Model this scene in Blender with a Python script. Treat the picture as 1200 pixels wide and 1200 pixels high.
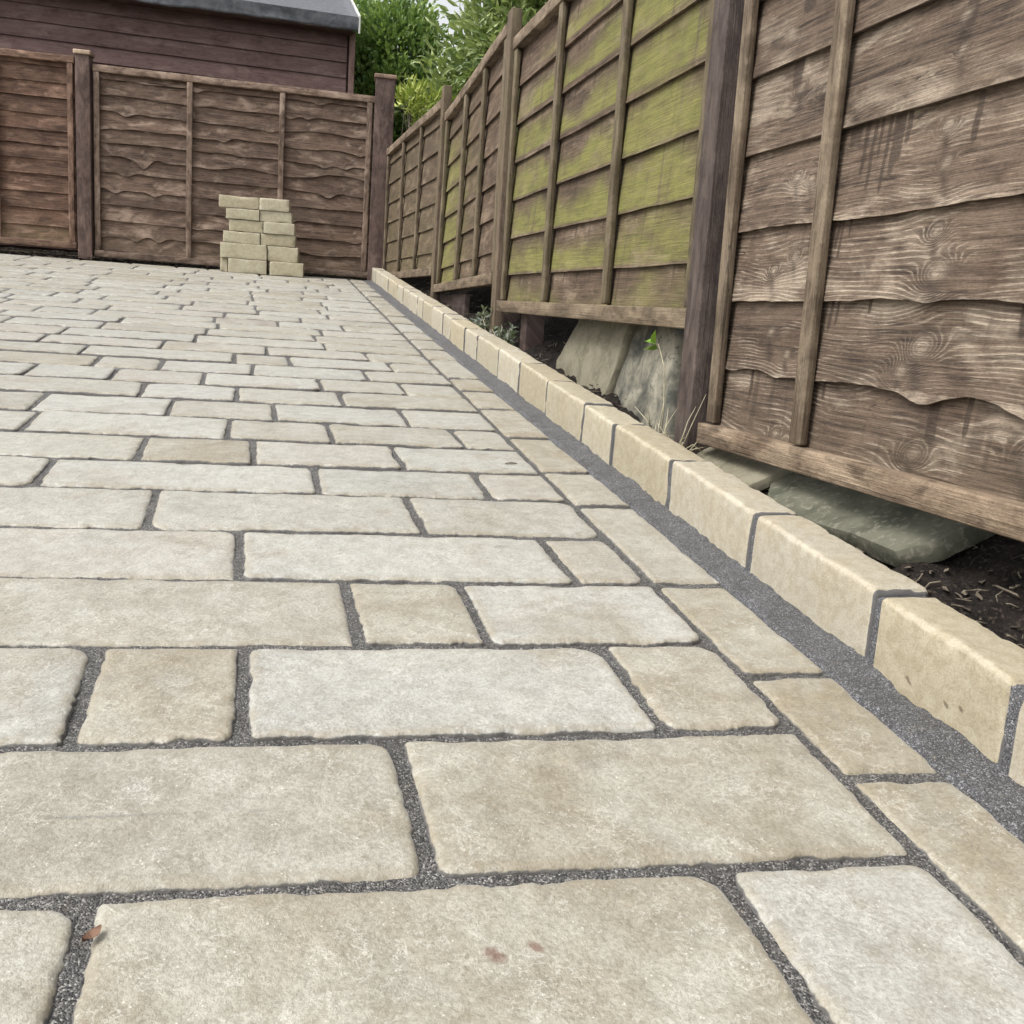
import bpy, bmesh, math, random
import numpy as np
from mathutils import Vector, Matrix

for o in list(bpy.data.objects):
    bpy.data.objects.remove(o, do_unlink=True)
sc = bpy.context.scene
C = sc.collection
R_ = math.radians

# ------------------------------------------------------------------ camera
cam_d = bpy.data.cameras.new('camera')
cam = bpy.data.objects.new('camera', cam_d)
C.objects.link(cam)
cr = (0.969262, -0.236096, 0.069202)
cu = (-0.021373, 0.199413, 0.979682)
cf = (0.245099, 0.951048, -0.188237)
cam.matrix_world = Matrix(((cr[0], cu[0], -cf[0], 0), (cr[1], cu[1], -cf[1], 0), (cr[2], cu[2], -cf[2], 0.48), (0, 0, 0, 1)))
cam_d.sensor_width = 36
cam_d.lens = 1134.5 / 1200 * 36
cam_d.clip_start = 0.02
cam_d.clip_end = 500
sc.camera = cam

# ------------------------------------------------------------------ sky, sun, exposure
SUN_EL, SUN_AZ = R_(52), R_(-105)          # azimuth measured from +y towards +x
w = bpy.data.worlds.new('World')
sc.world = w
w.use_nodes = True
nt = w.node_tree
nt.nodes.clear()
wo = nt.nodes.new('ShaderNodeOutputWorld')
bg = nt.nodes.new('ShaderNodeBackground')
sky = nt.nodes.new('ShaderNodeTexSky')
sky.sky_type = 'NISHITA'
sky.sun_disc = False
sky.sun_elevation = SUN_EL
sky.sun_rotation = SUN_AZ
sky.air_density = 1.0
sky.dust_density = 5.0
hs = nt.nodes.new('ShaderNodeHueSaturation')
hs.inputs['Saturation'].default_value = 0.12
nt.links.new(sky.outputs[0], hs.inputs['Color'])
nt.links.new(hs.outputs[0], bg.inputs[0])
bg.inputs[1].default_value = 0.15
nt.links.new(bg.outputs[0], wo.inputs[0])
sun_d = bpy.data.lights.new('sun', 'SUN')
sun_d.energy = 1.2
sun_d.angle = R_(22)
sun_d.color = (1.0, 0.975, 0.94)
sun = bpy.data.objects.new('sun', sun_d)
C.objects.link(sun)
sd = Vector((math.sin(SUN_AZ) * math.cos(SUN_EL), math.cos(SUN_AZ) * math.cos(SUN_EL), math.sin(SUN_EL)))
sun.rotation_euler = sd.to_track_quat('Z', 'Y').to_euler()
vs = sc.view_settings
sc.display_settings.display_device = 'sRGB'
vs.view_transform = 'Standard'
vs.look = 'None'
vs.gamma = 1.0
vs.use_curve_mapping = False
vs.exposure = 0.86

# ------------------------------------------------------------------ numeric helpers
rng = np.random.default_rng(7)
random.seed(7)


def _h(ix, iy, iz, seed):
    n = (ix * 374761393 + iy * 668265263 + iz * 2147483647 + seed * 1274126177) & 0xFFFFFFFF
    n = ((n ^ (n >> 13)) * 1274126177) & 0xFFFFFFFF
    n = n ^ (n >> 16)
    return (n & 0xFFFF) / 65535.0 * 2 - 1


def noise(x, y, z=0.0, seed=0):
    x, y, z = np.broadcast_arrays(np.asarray(x, float), np.asarray(y, float), np.asarray(z, float))
    fx, fy, fz = np.floor(x), np.floor(y), np.floor(z)
    ix, iy, iz = fx.astype(np.int64), fy.astype(np.int64), fz.astype(np.int64)
    dx, dy, dz = x - fx, y - fy, z - fz
    sx, sy, sz = (d * d * d * (d * (d * 6 - 15) + 10) for d in (dx, dy, dz))
    r = 0
    for a in (0, 1):
        for b in (0, 1):
            for c in (0, 1):
                wgt = (sx if a else 1 - sx) * (sy if b else 1 - sy) * (sz if c else 1 - sz)
                r = r + wgt * _h(ix + a, iy + b, iz + c, seed)
    return r


def fbm(x, y, z=0.0, seed=0, oc=3):
    r, a = 0, 1.0
    x, y, z = np.asarray(x, float), np.asarray(y, float), np.asarray(z, float)
    for k in range(oc):
        r = r + a * noise(x * 2 ** k, y * 2 ** k, z * 2 ** k, seed + k * 17)
        a *= 0.5
    return r


def sstep(a, b, x):
    t = np.clip((x - a) / (b - a), 0, 1)
    return t * t * (3 - 2 * t)


def mesh_obj(name, verts, faces, mat, parent=None, smooth=True, attrs=None, loc=None):
    me = bpy.data.meshes.new(name)
    v = np.asarray(verts, float)
    me.from_pydata(v.tolist(), [], [list(map(int, f)) for f in faces])
    if smooth:
        me.shade_smooth()
    for k, a in (attrs or {}).items():
        a = np.asarray(a, float)
        if a.ndim == 1:
            at = me.attributes.new(k, 'FLOAT', 'POINT')
            at.data.foreach_set('value', a.astype(np.float32))
        else:
            at = me.attributes.new(k, 'FLOAT_VECTOR', 'POINT')
            at.data.foreach_set('vector', a.astype(np.float32).ravel())
    me.materials.append(mat)
    me.update()
    o = bpy.data.objects.new(name, me)
    C.objects.link(o)
    if parent is not None:
        o.parent = parent
    if loc is not None:
        o.location = loc
    return o


def empty(name, loc=(0, 0, 0), parent=None):
    o = bpy.data.objects.new(name, None)
    o.empty_display_size = 0.1
    o.location = loc
    C.objects.link(o)
    if parent is not None:
        o.parent = parent
    return o


def tag(o, label=None, cat=None, group=None, kind=None):
    for k, v in (('label', label), ('category', cat), ('group', group), ('kind', kind)):
        if v:
            o[k] = v
    return o


def grid_faces(nu, nv, off=0):
    """nu x nv vertices, index = i*nv + j"""
    i, j = np.meshgrid(np.arange(nu - 1), np.arange(nv - 1), indexing='ij')
    a = (i * nv + j).ravel() + off
    return np.stack([a, a + nv, a + nv + 1, a + 1], 1)


class MB:
    def __init__(s):
        s.v, s.f, s.n, s.at = [], [], 0, {}

    def add(s, v, f, **at):
        v = np.asarray(v, float)
        s.v.append(v)
        s.f.extend([[int(i) + s.n for i in q] for q in f])
        for k, a in at.items():
            a = np.asarray(a, float)
            if a.ndim == 1 and k in ('tone', 'wuv') and a.shape[0] == 3 and len(v) != 3:
                a = np.tile(a, (len(v), 1))
            elif a.ndim == 0:
                a = np.full(len(v), float(a))
            s.at.setdefault(k, []).append(a)
        s.n += len(v)

    def obj(s, name, mat, parent=None, smooth=True, loc=None):
        return mesh_obj(name, np.concatenate(s.v), s.f, mat, parent, smooth,
                        {k: np.concatenate(a) for k, a in s.at.items()}, loc)


def rbox(dx, dy, dz, r=0.006, nx=4, ny=4, nz=4, seg=2):
    """box of half sizes dx,dy,dz with rounded edges; returns verts, faces"""
    def ax(h, n):
        inner = np.linspace(-(h - r), h - r, max(2, n + 1))
        e = [h - r + r * math.sin(math.pi / 4 * (k / seg)) / math.sin(math.pi / 4) * 1.0 for k in range(1, seg + 1)]
        return np.concatenate([-np.array(e[::-1]), inner, np.array(e)])
    X, Y, Z = ax(dx, nx), ax(dy, ny), ax(dz, nz)
    idx, vs_, fs = {}, [], []

    def vid(i, j, k):
        key = (i, j, k)
        if key not in idx:
            p = np.array([X[i], Y[j], Z[k]])
            q = np.array([np.clip(p[0], -(dx - r), dx - r), np.clip(p[1], -(dy - r), dy - r), np.clip(p[2], -(dz - r), dz - r)])
            d = p - q
            L = np.linalg.norm(d)
            if L > 1e-9:
                p = q + d / L * r
            idx[key] = len(vs_)
            vs_.append(p)
        return idx[key]
    nX, nY, nZ = len(X), len(Y), len(Z)
    for k, flip in ((0, True), (nZ - 1, False)):
        for i in range(nX - 1):
            for j in range(nY - 1):
                q = [vid(i, j, k), vid(i + 1, j, k), vid(i + 1, j + 1, k), vid(i, j + 1, k)]
                fs.append(q[::-1] if flip else q)
    for j, flip in ((0, False), (nY - 1, True)):
        for i in range(nX - 1):
            for k in range(nZ - 1):
                q = [vid(i, j, k), vid(i + 1, j, k), vid(i + 1, j, k + 1), vid(i, j, k + 1)]
                fs.append(q[::-1] if flip else q)
    for i, flip in ((0, True), (nX - 1, False)):
        for j in range(nY - 1):
            for k in range(nZ - 1):
                q = [vid(i, j, k), vid(i, j + 1, k), vid(i, j + 1, k + 1), vid(i, j, k + 1)]
                fs.append(q[::-1] if flip else q)
    return np.array(vs_), fs


def tube(pts, radii, n=6):
    pts = np.asarray(pts, float)
    m = len(pts)
    radii = np.broadcast_to(np.asarray(radii, float), (m,))
    tan = np.gradient(pts, axis=0)
    tan /= np.linalg.norm(tan, axis=1)[:, None] + 1e-9
    ref = np.array([0.31, 0.17, 0.93]) if abs(tan[0][2]) < 0.9 else np.array([1.0, 0.1, 0])
    v = []
    for i in range(m):
        a = np.cross(tan[i], ref)
        a /= np.linalg.norm(a) + 1e-9
        b = np.cross(tan[i], a)
        for k in range(n):
            t = 2 * math.pi * k / n
            v.append(pts[i] + radii[i] * (math.cos(t) * a + math.sin(t) * b))
    f = []
    for i in range(m - 1):
        for k in range(n):
            f.append([i * n + k, i * n + (k + 1) % n, (i + 1) * n + (k + 1) % n, (i + 1) * n + k])
    f.append(list(range(n))[::-1])
    f.append([(m - 1) * n + k for k in range(n)])
    return np.array(v), f


# ------------------------------------------------------------------ material helpers
def mat_new(name):
    m = bpy.data.materials.new(name)
    m.use_nodes = True
    m.node_tree.nodes.clear()
    return m, NT(m.node_tree)


class NT:
    def __init__(s, t):
        s.t = t

    def n(s, typ, **kw):
        nd = s.t.nodes.new(typ)
        for k, v in kw.items():
            setattr(nd, k, v)
        return nd

    def set(s, sock, v):
        if hasattr(v, 'is_linked') or isinstance(v, bpy.types.NodeSocket):
            s.t.links.new(v, sock)
        elif isinstance(v, (tuple, list)) and len(v) == 3 and sock.type == 'RGBA':
            sock.default_value = (*v, 1)
        else:
            sock.default_value = v

    def math(s, op, a, b=0.0, c=0.0, clamp=False):
        nd = s.n('ShaderNodeMath', operation=op, use_clamp=clamp)
        for i, x in enumerate((a, b, c)):
            s.set(nd.inputs[i], x)
        return nd.outputs[0]

    def mix(s, f, a, b, mode='MIX'):
        nd = s.n('ShaderNodeMix', data_type='RGBA', blend_type=mode)
        s.set(nd.inputs[0], f)
        s.set(nd.inputs[6], a)
        s.set(nd.inputs[7], b)
        return nd.outputs[2]

    def ramp(s, f, lo, hi, a=0.0, b=1.0, smooth=True):
        nd = s.n('ShaderNodeMapRange', interpolation_type='SMOOTHSTEP' if smooth else 'LINEAR')
        for i, x in enumerate((f, lo, hi, a, b)):
            s.set(nd.inputs[i], x)
        return nd.outputs[0]

    def noise(s, vec, scale=5, detail=3, rough=0.55, dist=0.0, out=0):
        nd = s.n('ShaderNodeTexNoise')
        s.set(nd.inputs['Vector'], vec)
        s.set(nd.inputs['Scale'], scale)
        s.set(nd.inputs['Detail'], detail)
        s.set(nd.inputs['Roughness'], rough)
        s.set(nd.inputs['Distortion'], dist)
        return nd.outputs[out]

    def vor(s, vec, scale, feature='F1', out='Distance', rand=1.0):
        nd = s.n('ShaderNodeTexVoronoi', feature=feature)
        s.set(nd.inputs['Vector'], vec)
        s.set(nd.inputs['Scale'], scale)
        s.set(nd.inputs['Randomness'], rand)
        return nd.outputs[out]

    def attr(s, name, out='Fac'):
        return s.n('ShaderNodeAttribute', attribute_name=name).outputs[out]

    def pos(s):
        return s.n('ShaderNodeNewGeometry').outputs['Position']

    def vmul(s, v, k):
        nd = s.n('ShaderNodeVectorMath', operation='MULTIPLY')
        s.set(nd.inputs[0], v)
        nd.inputs[1].default_value = k
        return nd.outputs[0]

    def vadd(s, v, k):
        nd = s.n('ShaderNodeVectorMath', operation='ADD')
        s.set(nd.inputs[0], v)
        s.set(nd.inputs[1], k)
        return nd.outputs[0]

    def bump(s, h, dist=0.002, strength=1.0, normal=None):
        nd = s.n('ShaderNodeBump')
        s.set(nd.inputs['Height'], h)
        nd.inputs['Distance'].default_value = dist
        nd.inputs['Strength'].default_value = strength
        if normal is not None:
            s.set(nd.inputs['Normal'], normal)
        return nd.outputs[0]

    def out(s, col, rough=0.8, normal=None, spec=0.3, trans=None):
        b = s.n('ShaderNodeBsdfPrincipled')
        s.set(b.inputs['Base Color'], col)
        s.set(b.inputs['Roughness'], rough)
        s.set(b.inputs['Specular IOR Level'], spec)
        if normal is not None:
            s.set(b.inputs['Normal'], normal)
        o = s.n('ShaderNodeOutputMaterial')
        last = b.outputs[0]
        if trans is not None:
            tr = s.n('ShaderNodeBsdfTranslucent')
            s.set(tr.inputs[0], trans)
            mx = s.n('ShaderNodeMixShader')
            mx.inputs[0].default_value = 0.3
            s.t.links.new(last, mx.inputs[1])
            s.t.links.new(tr.outputs[0], mx.inputs[2])
            last = mx.outputs[0]
        s.t.links.new(last, o.inputs[0])
        return b


# ---- stone pavers
def make_paver_mat():
    m, t = mat_new('sandstone_paver')
    P = t.pos()
    tone = t.attr('tone', 'Vector')
    pid = t.attr('pid')
    comb = t.n('ShaderNodeCombineXYZ')
    t.set(comb.inputs[2], t.math('MULTIPLY', pid, 7.3))
    Q = t.vadd(P, comb.outputs[0])
    big = t.noise(Q, 7, 4, 0.6, 0.6)
    mid = t.noise(Q, 34, 6, 0.70, 0.15)
    fine = t.noise(Q, 260, 3, 0.7)
    col = t.mix(t.ramp(big, 0.32, 0.68), tone, t.mix(0.55, tone, (0.435, 0.428, 0.378)))
    warm = t.ramp(t.noise(Q, 5.2, 4, 0.6, 0.6), 0.52, 0.74)
    col = t.mix(t.math('MULTIPLY', warm, 0.55), col, (0.27, 0.232, 0.165))
    grey = t.ramp(t.noise(t.vadd(Q, (3.1, 9.7, 1.3)), 9, 4, 0.6, 0.5), 0.55, 0.8)
    col = t.mix(t.math('MULTIPLY', grey, 0.5), col, (0.285, 0.285, 0.265))
    col = t.mix(t.ramp(mid, 0.38, 0.62, 0, 0.62), col, t.mix(1.0, col, (0.70, 0.68, 0.63), 'MULTIPLY'))
    col = t.mix(t.ramp(fine, 0.40, 0.62, 0, 0.55), col, t.mix(1.0, col, (0.60, 0.58, 0.54), 'MULTIPLY'))
    # pale wispy scuffs
    wv = t.noise(Q, 38, 5, 0.68, 0.35)
    ridge = t.ramp(t.math('ABSOLUTE', t.math('SUBTRACT', wv, 0.5)), 0.0, 0.022, 1, 0)
    wmask = t.ramp(t.noise(t.vadd(Q, (5, 2, 8)), 13, 3, 0.6), 0.40, 0.60)
    col = t.mix(t.math('MULTIPLY', t.math('MULTIPLY', ridge, wmask), 0.40), col, (0.60, 0.585, 0.535))
    spk = t.ramp(t.vor(Q, 190), 0.05, 0.22, 1, 0)
    spm = t.ramp(t.noise(Q, 40, 2), 0.48, 0.62)
    col = t.mix(t.math('MULTIPLY', t.math('MULTIPLY', spk, spm), 0.7), col, (0.66, 0.64, 0.57))
    dk = t.ramp(t.vor(t.vadd(Q, (2, 7, 3)), 60), 0.0, 0.07, 1, 0)
    dkm = t.ramp(t.noise(t.vadd(Q, (8, 1, 3)), 12, 2), 0.60, 0.68)
    col = t.mix(t.math('MULTIPLY', t.math('MULTIPLY', dk, dkm), 0.5), col, (0.14, 0.11, 0.08))
    st = t.ramp(t.noise(t.vadd(Q, (1.7, 4.4, 9.1)), 17, 5, 0.62, 0.7), 0.60, 0.74)
    col = t.mix(t.math('MULTIPLY', st, 0.6), col, t.mix(1.0, col, (0.64, 0.58, 0.48), 'MULTIPLY'))
    # dirt kept on the worn arris
    edge = t.attr('edge')
    en = t.noise(Q, 30, 4, 0.6)
    em = t.math('MULTIPLY', t.ramp(t.math('ADD', edge, t.math('MULTIPLY', t.math('SUBTRACT', en, 0.5), 0.045)), 0.0, 0.022, 1, 0), t.ramp(en, 0.38, 0.62, 0.05, 0.85))
    col = t.mix(em, col, (0.235, 0.20, 0.14))
    # grit on the sides, plus the joint's shadow line painted in as dark colour
    grit_shade = t.ramp(t.math('ADD', edge, t.math('MULTIPLY', t.math('SUBTRACT', t.noise(P, 90, 3, 0.6), 0.5), 0.0035)), 0.0007, 0.0018, 0.92, 0)
    col = t.mix(grit_shade, col, t.mix(fine, (0.04, 0.038, 0.036), (0.12, 0.115, 0.11)))
    # two rusty marks on one stone
    for (cx, cy, rx, ry, rot) in ((0.157, 0.572, 0.011, 0.007, -0.9), (0.187, 0.576, 0.007, 0.006, -0.7)):
        mp = t.n('ShaderNodeMapping', vector_type='TEXTURE')
        t.set(mp.inputs['Vector'], P)
        mp.inputs['Location'].default_value = (cx, cy, 0.058)
        mp.inputs['Rotation'].default_value = (0, 0, rot)
        mp.inputs['Scale'].default_value = (rx, ry, 0.05)
        ln = t.n('ShaderNodeVectorMath', operation='LENGTH')
        t.set(ln.inputs[0], mp.outputs[0])
        d = t.math('ADD', ln.outputs['Value'], t.math('MULTIPLY', t.math('SUBTRACT', t.noise(P, 160, 3), 0.5), 1.1))
        col = t.mix(t.ramp(d, 0.3, 1.15, 0.75, 0), col, (0.13, 0.065, 0.045))
    hgt = t.math('ADD', t.math('MULTIPLY', mid, 0.6), t.math('ADD', t.math('MULTIPLY', t.noise(Q, 85, 5, 0.7, 0.0), 0.45), t.math('MULTIPLY', fine, 0.10)))
    nrm = t.bump(hgt, 0.006, 0.75)
    b = t.out(col, t.ramp(mid, 0.3, 0.7, 0.40, 0.58), nrm, 0.5)
    b.inputs['Sheen Weight'].default_value = 0.36
    b.inputs['Sheen Roughness'].default_value = 0.28
    return m


def make_joint_mat(name, dark, mid, light, scale=620):
    m, t = mat_new(name)
    P = t.pos()
    v1 = t.vor(P, scale, 'F1', 'Color')
    sep = t.n('ShaderNodeSeparateColor')
    t.set(sep.inputs[0], v1)
    g = sep.outputs[0]
    d = t.vor(P, scale)
    col = t.mix(t.ramp(g, 0.1, 0.75), dark, mid)
    col = t.mix(t.ramp(g, 0.8, 0.97), col, light)
    big = t.noise(P, 22, 4, 0.6)
    col = t.mix(t.ramp(big, 0.35, 0.7, 0.0, 0.55), col, t.mix(1.0, col, (0.6, 0.57, 0.53), 'MULTIPLY'))
    col = t.mix(t.ramp(t.noise(P, 60, 3), 0.6, 0.75, 0, 0.35), col, (0.2, 0.17, 0.13))
    h = t.math('ADD', t.math('MULTIPLY', t.ramp(d, 0, 0.7, 1, 0), 0.6), t.math('MULTIPLY', big, 1.2))
    t.out(col, 0.62, t.bump(h, 0.0022, 0.9), 0.45)
    return m


MARKS = ((0.709, 0.902, 0.117, 0.009, 0.0035), (0.709, 0.836, 0.114, 0.006, 0.003), (0.709, 0.814, 0.118, 0.005, 0.003))


def make_block_mat():
    m, t = mat_new('cream_walling_block')
    P = t.pos()
    tone = t.attr('tone', 'Vector')
    pid = t.attr('pid')
    comb = t.n('ShaderNodeCombineXYZ')
    t.set(comb.inputs[0], t.math('MULTIPLY', pid, 3.7))
    Q = t.vadd(P, comb.outputs[0])
    big = t.noise(Q, 9, 4, 0.6)
    mid = t.noise(Q, 55, 4, 0.65, 0.4)
    fine = t.noise(Q, 420, 3, 0.7)
    col = t.mix(t.ramp(big, 0.35, 0.68), tone, t.mix(0.42, tone, (0.36, 0.31, 0.22)))
    col = t.mix(t.ramp(mid, 0.38, 0.64, 0, 0.55), col, t.mix(1.0, col, (0.74, 0.70, 0.62), 'MULTIPLY'))
    col = t.mix(t.ramp(fine, 0.40, 0.66, 0, 0.6), col, t.mix(1.0, col, (0.66, 0.64, 0.6), 'MULTIPLY'))
    edge = t.attr('edge')
    em = t.math('MULTIPLY', t.ramp(t.math('ADD', edge, t.math('MULTIPLY', t.math('SUBTRACT', mid, 0.5), 0.02)), 0.002, 0.010, 1, 0), 0.16)
    col = t.mix(em, col, (0.58, 0.53, 0.43))
    mo = t.attr('mort')
    mm = t.ramp(t.math('ADD', mo, t.math('MULTIPLY', t.math('SUBTRACT', t.noise(P, 120, 3), 0.5), 0.5)), 0.35, 0.6)
    col = t.mix(t.math('MULTIPLY', mm, 0.95), col, t.mix(fine, (0.045, 0.044, 0.044), (0.13, 0.128, 0.13)))
    # few dark pits and vertical smears
    mp = t.vmul(Q, (90, 90, 26))
    smear = t.ramp(t.noise(mp, 1, 2, 0.5), 0.66, 0.74)
    sm = t.ramp(t.noise(t.vadd(Q, (4, 4, 4)), 13, 2), 0.58, 0.7)
    col = t.mix(t.math('MULTIPLY', t.math('MULTIPLY', smear, sm), 0.65), col, (0.26, 0.19, 0.11))
    pit = t.ramp(t.vor(Q, 55), 0.0, 0.09, 1, 0)
    pm = t.ramp(t.noise(t.vadd(Q, (1, 8, 2)), 8, 2), 0.54, 0.62)
    col = t.mix(t.math('MULTIPLY', t.math('MULTIPLY', pit, pm), 0.8), col, (0.10, 0.075, 0.05))
    for (cx, cy, cz, ry, rz) in MARKS:
        mp = t.n('ShaderNodeMapping', vector_type='TEXTURE')
        t.set(mp.inputs['Vector'], P)
        mp.inputs['Location'].default_value = (cx, cy, cz)
        mp.inputs['Rotation'].default_value = (0.5, 0, 0)
        mp.inputs['Scale'].default_value = (0.03, ry, rz)
        ln = t.n('ShaderNodeVectorMath', operation='LENGTH')
        t.set(ln.inputs[0], mp.outputs[0])
        d = t.math('ADD', ln.outputs['Value'], t.math('MULTIPLY', t.math('SUBTRACT', t.noise(P, 220, 3), 0.5), 1.2))
        col = t.mix(t.ramp(d, 0.4, 1.1, 0.75, 0), col, (0.10, 0.075, 0.05))
    h = t.math('ADD', t.math('MULTIPLY', mid, 0.6), t.math('MULTIPLY', fine, 0.3))
    t.out(col, 0.85, t.bump(h, 0.0028, 0.7), 0.25)
    return m


def make_wood_mat(name, dark, mid, light, linef=1.0, drip=0.5, rough=0.8):
    m, t = mat_new(name)
    wuv = t.attr('wuv', 'Vector')
    grain = t.attr('grain')
    knot = t.attr('knot')
    lines = t.attr('lines')
    algae = t.attr('algae')
    vtop = t.attr('vtop')
    tone = t.attr('tone', 'Vector')
    fib = t.noise(t.vmul(wuv, (5, 170, 1)), 1, 4, 0.65, 0.15)
    fib2 = t.noise(t.vmul(wuv, (16, 480, 1)), 1, 3, 0.6)
    wea = t.noise(t.vmul(wuv, (5, 14, 1)), 1, 4, 0.6, 0.5)
    blot = t.noise(t.vmul(wuv, (9, 22, 1)), 1, 5, 0.65, 0.8)
    fw = t.noise(t.vmul(wuv, (2.2, 9, 1)), 1, 2)
    freq = t.ramp(fw, 0.35, 0.65, 105, 165)
    ring = t.math('SINE', t.math('ADD', t.math('MULTIPLY', grain, t.math('MULTIPLY', 135, 6.2832)), t.math('MULTIPLY', fib, 2.4)))
    line = t.ramp(ring, 0.25, 0.90)
    lmask = t.math('MULTIPLY', t.math('MULTIPLY', t.ramp(wea, 0.40, 0.62), lines), t.math('MULTIPLY', t.ramp(fib2, 0.38, 0.58, 0.35, 1), t.ramp(t.noise(t.vmul(wuv, (18, 45, 1)), 1, 3, 0.6), 0.36, 0.58, 0.30, 1)))
    col = t.mix(t.ramp(fib, 0.3, 0.7), dark, mid)
    col = t.mix(t.ramp(blot, 0.38, 0.7, 0, 0.75), col, mid)
    col = t.mix(t.ramp(wea, 0.50, 0.72, 0, 0.55), col, light)
    col = t.mix(t.math('MULTIPLY', t.math('MULTIPLY', line, lmask), 0.9 * linef), col, light)
    col = t.mix(t.math('MULTIPLY', t.ramp(fib2, 0.56, 0.76), t.ramp(blot, 0.4, 0.65, 0.1, 0.55)), col, light)
    dl = t.ramp(ring, -0.95, -0.35, 1, 0)
    col = t.mix(t.math('MULTIPLY', t.math('MULTIPLY', dl, lmask), 0.45 * linef), col, dark)
    # dark patches and runs of old stain
    pat = t.ramp(t.noise(t.vmul(wuv, (3.0, 9, 1)), 1, 4, 0.55, 0.8), 0.56, 0.70)
    col = t.mix(t.math('MULTIPLY', pat, 0.78), col, t.mix(0.25, dark, mid))
    run = t.ramp(t.noise(t.vmul(wuv, (48, 2.4, 1)), 1, 2, 0.4), 0.58, 0.66)
    rm = t.ramp(t.noise(t.vadd(t.vmul(wuv, (3.4, 3.4, 1)), (7, 3, 1)), 1, 2), 0.44, 0.54)
    rv = t.ramp(t.math('ADD', vtop, t.math('MULTIPLY', t.noise(t.vmul(wuv, (40, 1, 1)), 1, 2), 0.9)), 0.75, 0.95)
    col = t.mix(t.math('MULTIPLY', t.math('MULTIPLY', t.math('MULTIPLY', run, rm), rv), t.math('MULTIPLY', lines, drip)), col, dark)
    col = t.mix(t.math('MULTIPLY', knot, t.ramp(fib, 0.3, 0.6, 0.45, 0.9)), col, dark)
    dp = t.attr('drip')
    dm = t.ramp(t.math('ADD', dp, t.math('MULTIPLY', t.math('SUBTRACT', t.noise(t.vmul(wuv, (110, 30, 1)), 1, 3), 0.5), 0.5)), 0.35, 0.7)
    col = t.mix(t.math('MULTIPLY', dm, 0.8), col, t.mix(fib, dark, t.mix(0.3, dark, mid)))
    kc = t.attr('kcore')
    col = t.mix(t.math('MULTIPLY', kc, t.ramp(fib2, 0.3, 0.6, 0.15, 0.6)), col, light)
    wl = t.math('MULTIPLY', t.ramp(t.math('ADD', vtop, t.math('MULTIPLY', t.math('SUBTRACT', t.noise(t.vmul(wuv, (30, 30, 1)), 1, 3), 0.5), 0.16)), 0.0, 0.055, 1, 0), t.ramp(blot, 0.4, 0.6, 0.1, 0.6))
    col = t.mix(t.math('MULTIPLY', wl, t.math('ADD', lines, 0.2, clamp=True)), col, light)
    sp = t.noise(t.vmul(wuv, (150, 330, 1)), 1, 3, 0.7)
    col = t.mix(t.ramp(sp, 0.42, 0.64, 0, 0.5), col, t.mix(1.0, col, (0.55, 0.52, 0.49), 'MULTIPLY'))
    gr = t.noise(t.vmul(wuv, (7, 12, 1)), 1, 6, 0.7)
    col = t.mix(t.ramp(gr, 0.50, 0.66, 0, 0.6), col, t.mix(1.0, col, (0.50, 0.45, 0.42), 'MULTIPLY'))
    crk = t.noise(t.vmul(wuv, (3.5, 60, 1)), 1, 2, 0.5, 0.6)
    cl = t.math('MULTIPLY', t.ramp(t.math('ABSOLUTE', t.math('SUBTRACT', crk, 0.5)), 0.0, 0.012, 1, 0), t.ramp(t.noise(t.vadd(t.vmul(wuv, (2.5, 7, 1)), (9, 2, 5)), 1, 2), 0.56, 0.66))
    col = t.mix(t.math('MULTIPLY', cl, 0.8), col, (0.02, 0.015, 0.012))
    col = t.mix(1.0, col, tone, 'MULTIPLY')
    an = t.noise(t.vmul(wuv, (9, 16, 1)), 1, 5, 0.6, 0.4)
    am = t.ramp(t.math('MULTIPLY', algae, t.math('MULTIPLY', t.ramp(an, 0.25, 0.75, 0.65, 1.35, False), t.ramp(fib2, 0.3, 0.7, 0.75, 1.2, False))), 0.0, 1.25, 0, 1, False)
    agran = t.noise(t.vmul(wuv, (300, 300, 1)), 1, 2)
    acol = t.mix(t.ramp(am, 0.20, 0.85, 0, 1, False), (0.125, 0.103, 0.062), (0.222, 0.226, 0.052))
    acol = t.mix(t.ramp(agran, 0.35, 0.7, 0, 0.5), acol, (0.10, 0.095, 0.045))
    acol = t.mix(t.ramp(fib, 0.3, 0.7, 0.45, 0), acol, t.mix(0.5, acol, dark))
    vst = t.ramp(t.noise(t.vadd(t.vmul(wuv, (30, 3.0, 1)), (3, 9, 4)), 1, 3, 0.55), 0.56, 0.72)
    acol = t.mix(t.math('MULTIPLY', vst, 0.6), acol, (0.085, 0.072, 0.05))
    col = t.mix(t.math('MULTIPLY', am, 0.74), col, acol)
    h = t.math('ADD', t.math('MULTIPLY', t.math('MULTIPLY', line, lmask), 0.5), t.math('ADD', t.math('MULTIPLY', fib, 0.8), t.math('MULTIPLY', t.math('ADD', fib2, sp), 0.35)))
    t.out(col, rough, t.bump(h, 0.0032, 0.85), 0.25)
    return m


def make_plain(name, a, b, scale=20, rough=0.8, bump=0.002, spec=0.3, c=None, cs=200):
    m, t = mat_new(name)
    P = t.pos()
    n1 = t.noise(P, scale, 5, 0.62, 0.4)
    col = t.mix(t.ramp(n1, 0.32, 0.68), a, b)
    n2 = t.noise(P, cs, 3, 0.65)
    if c is not None:
        col = t.mix(t.ramp(n2, 0.52, 0.68), col, c)
    h = t.math('ADD', n1, t.math('MULTIPLY', n2, 0.4))
    t.out(col, rough, t.bump(h, bump, 0.9), spec)
    return m


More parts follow.
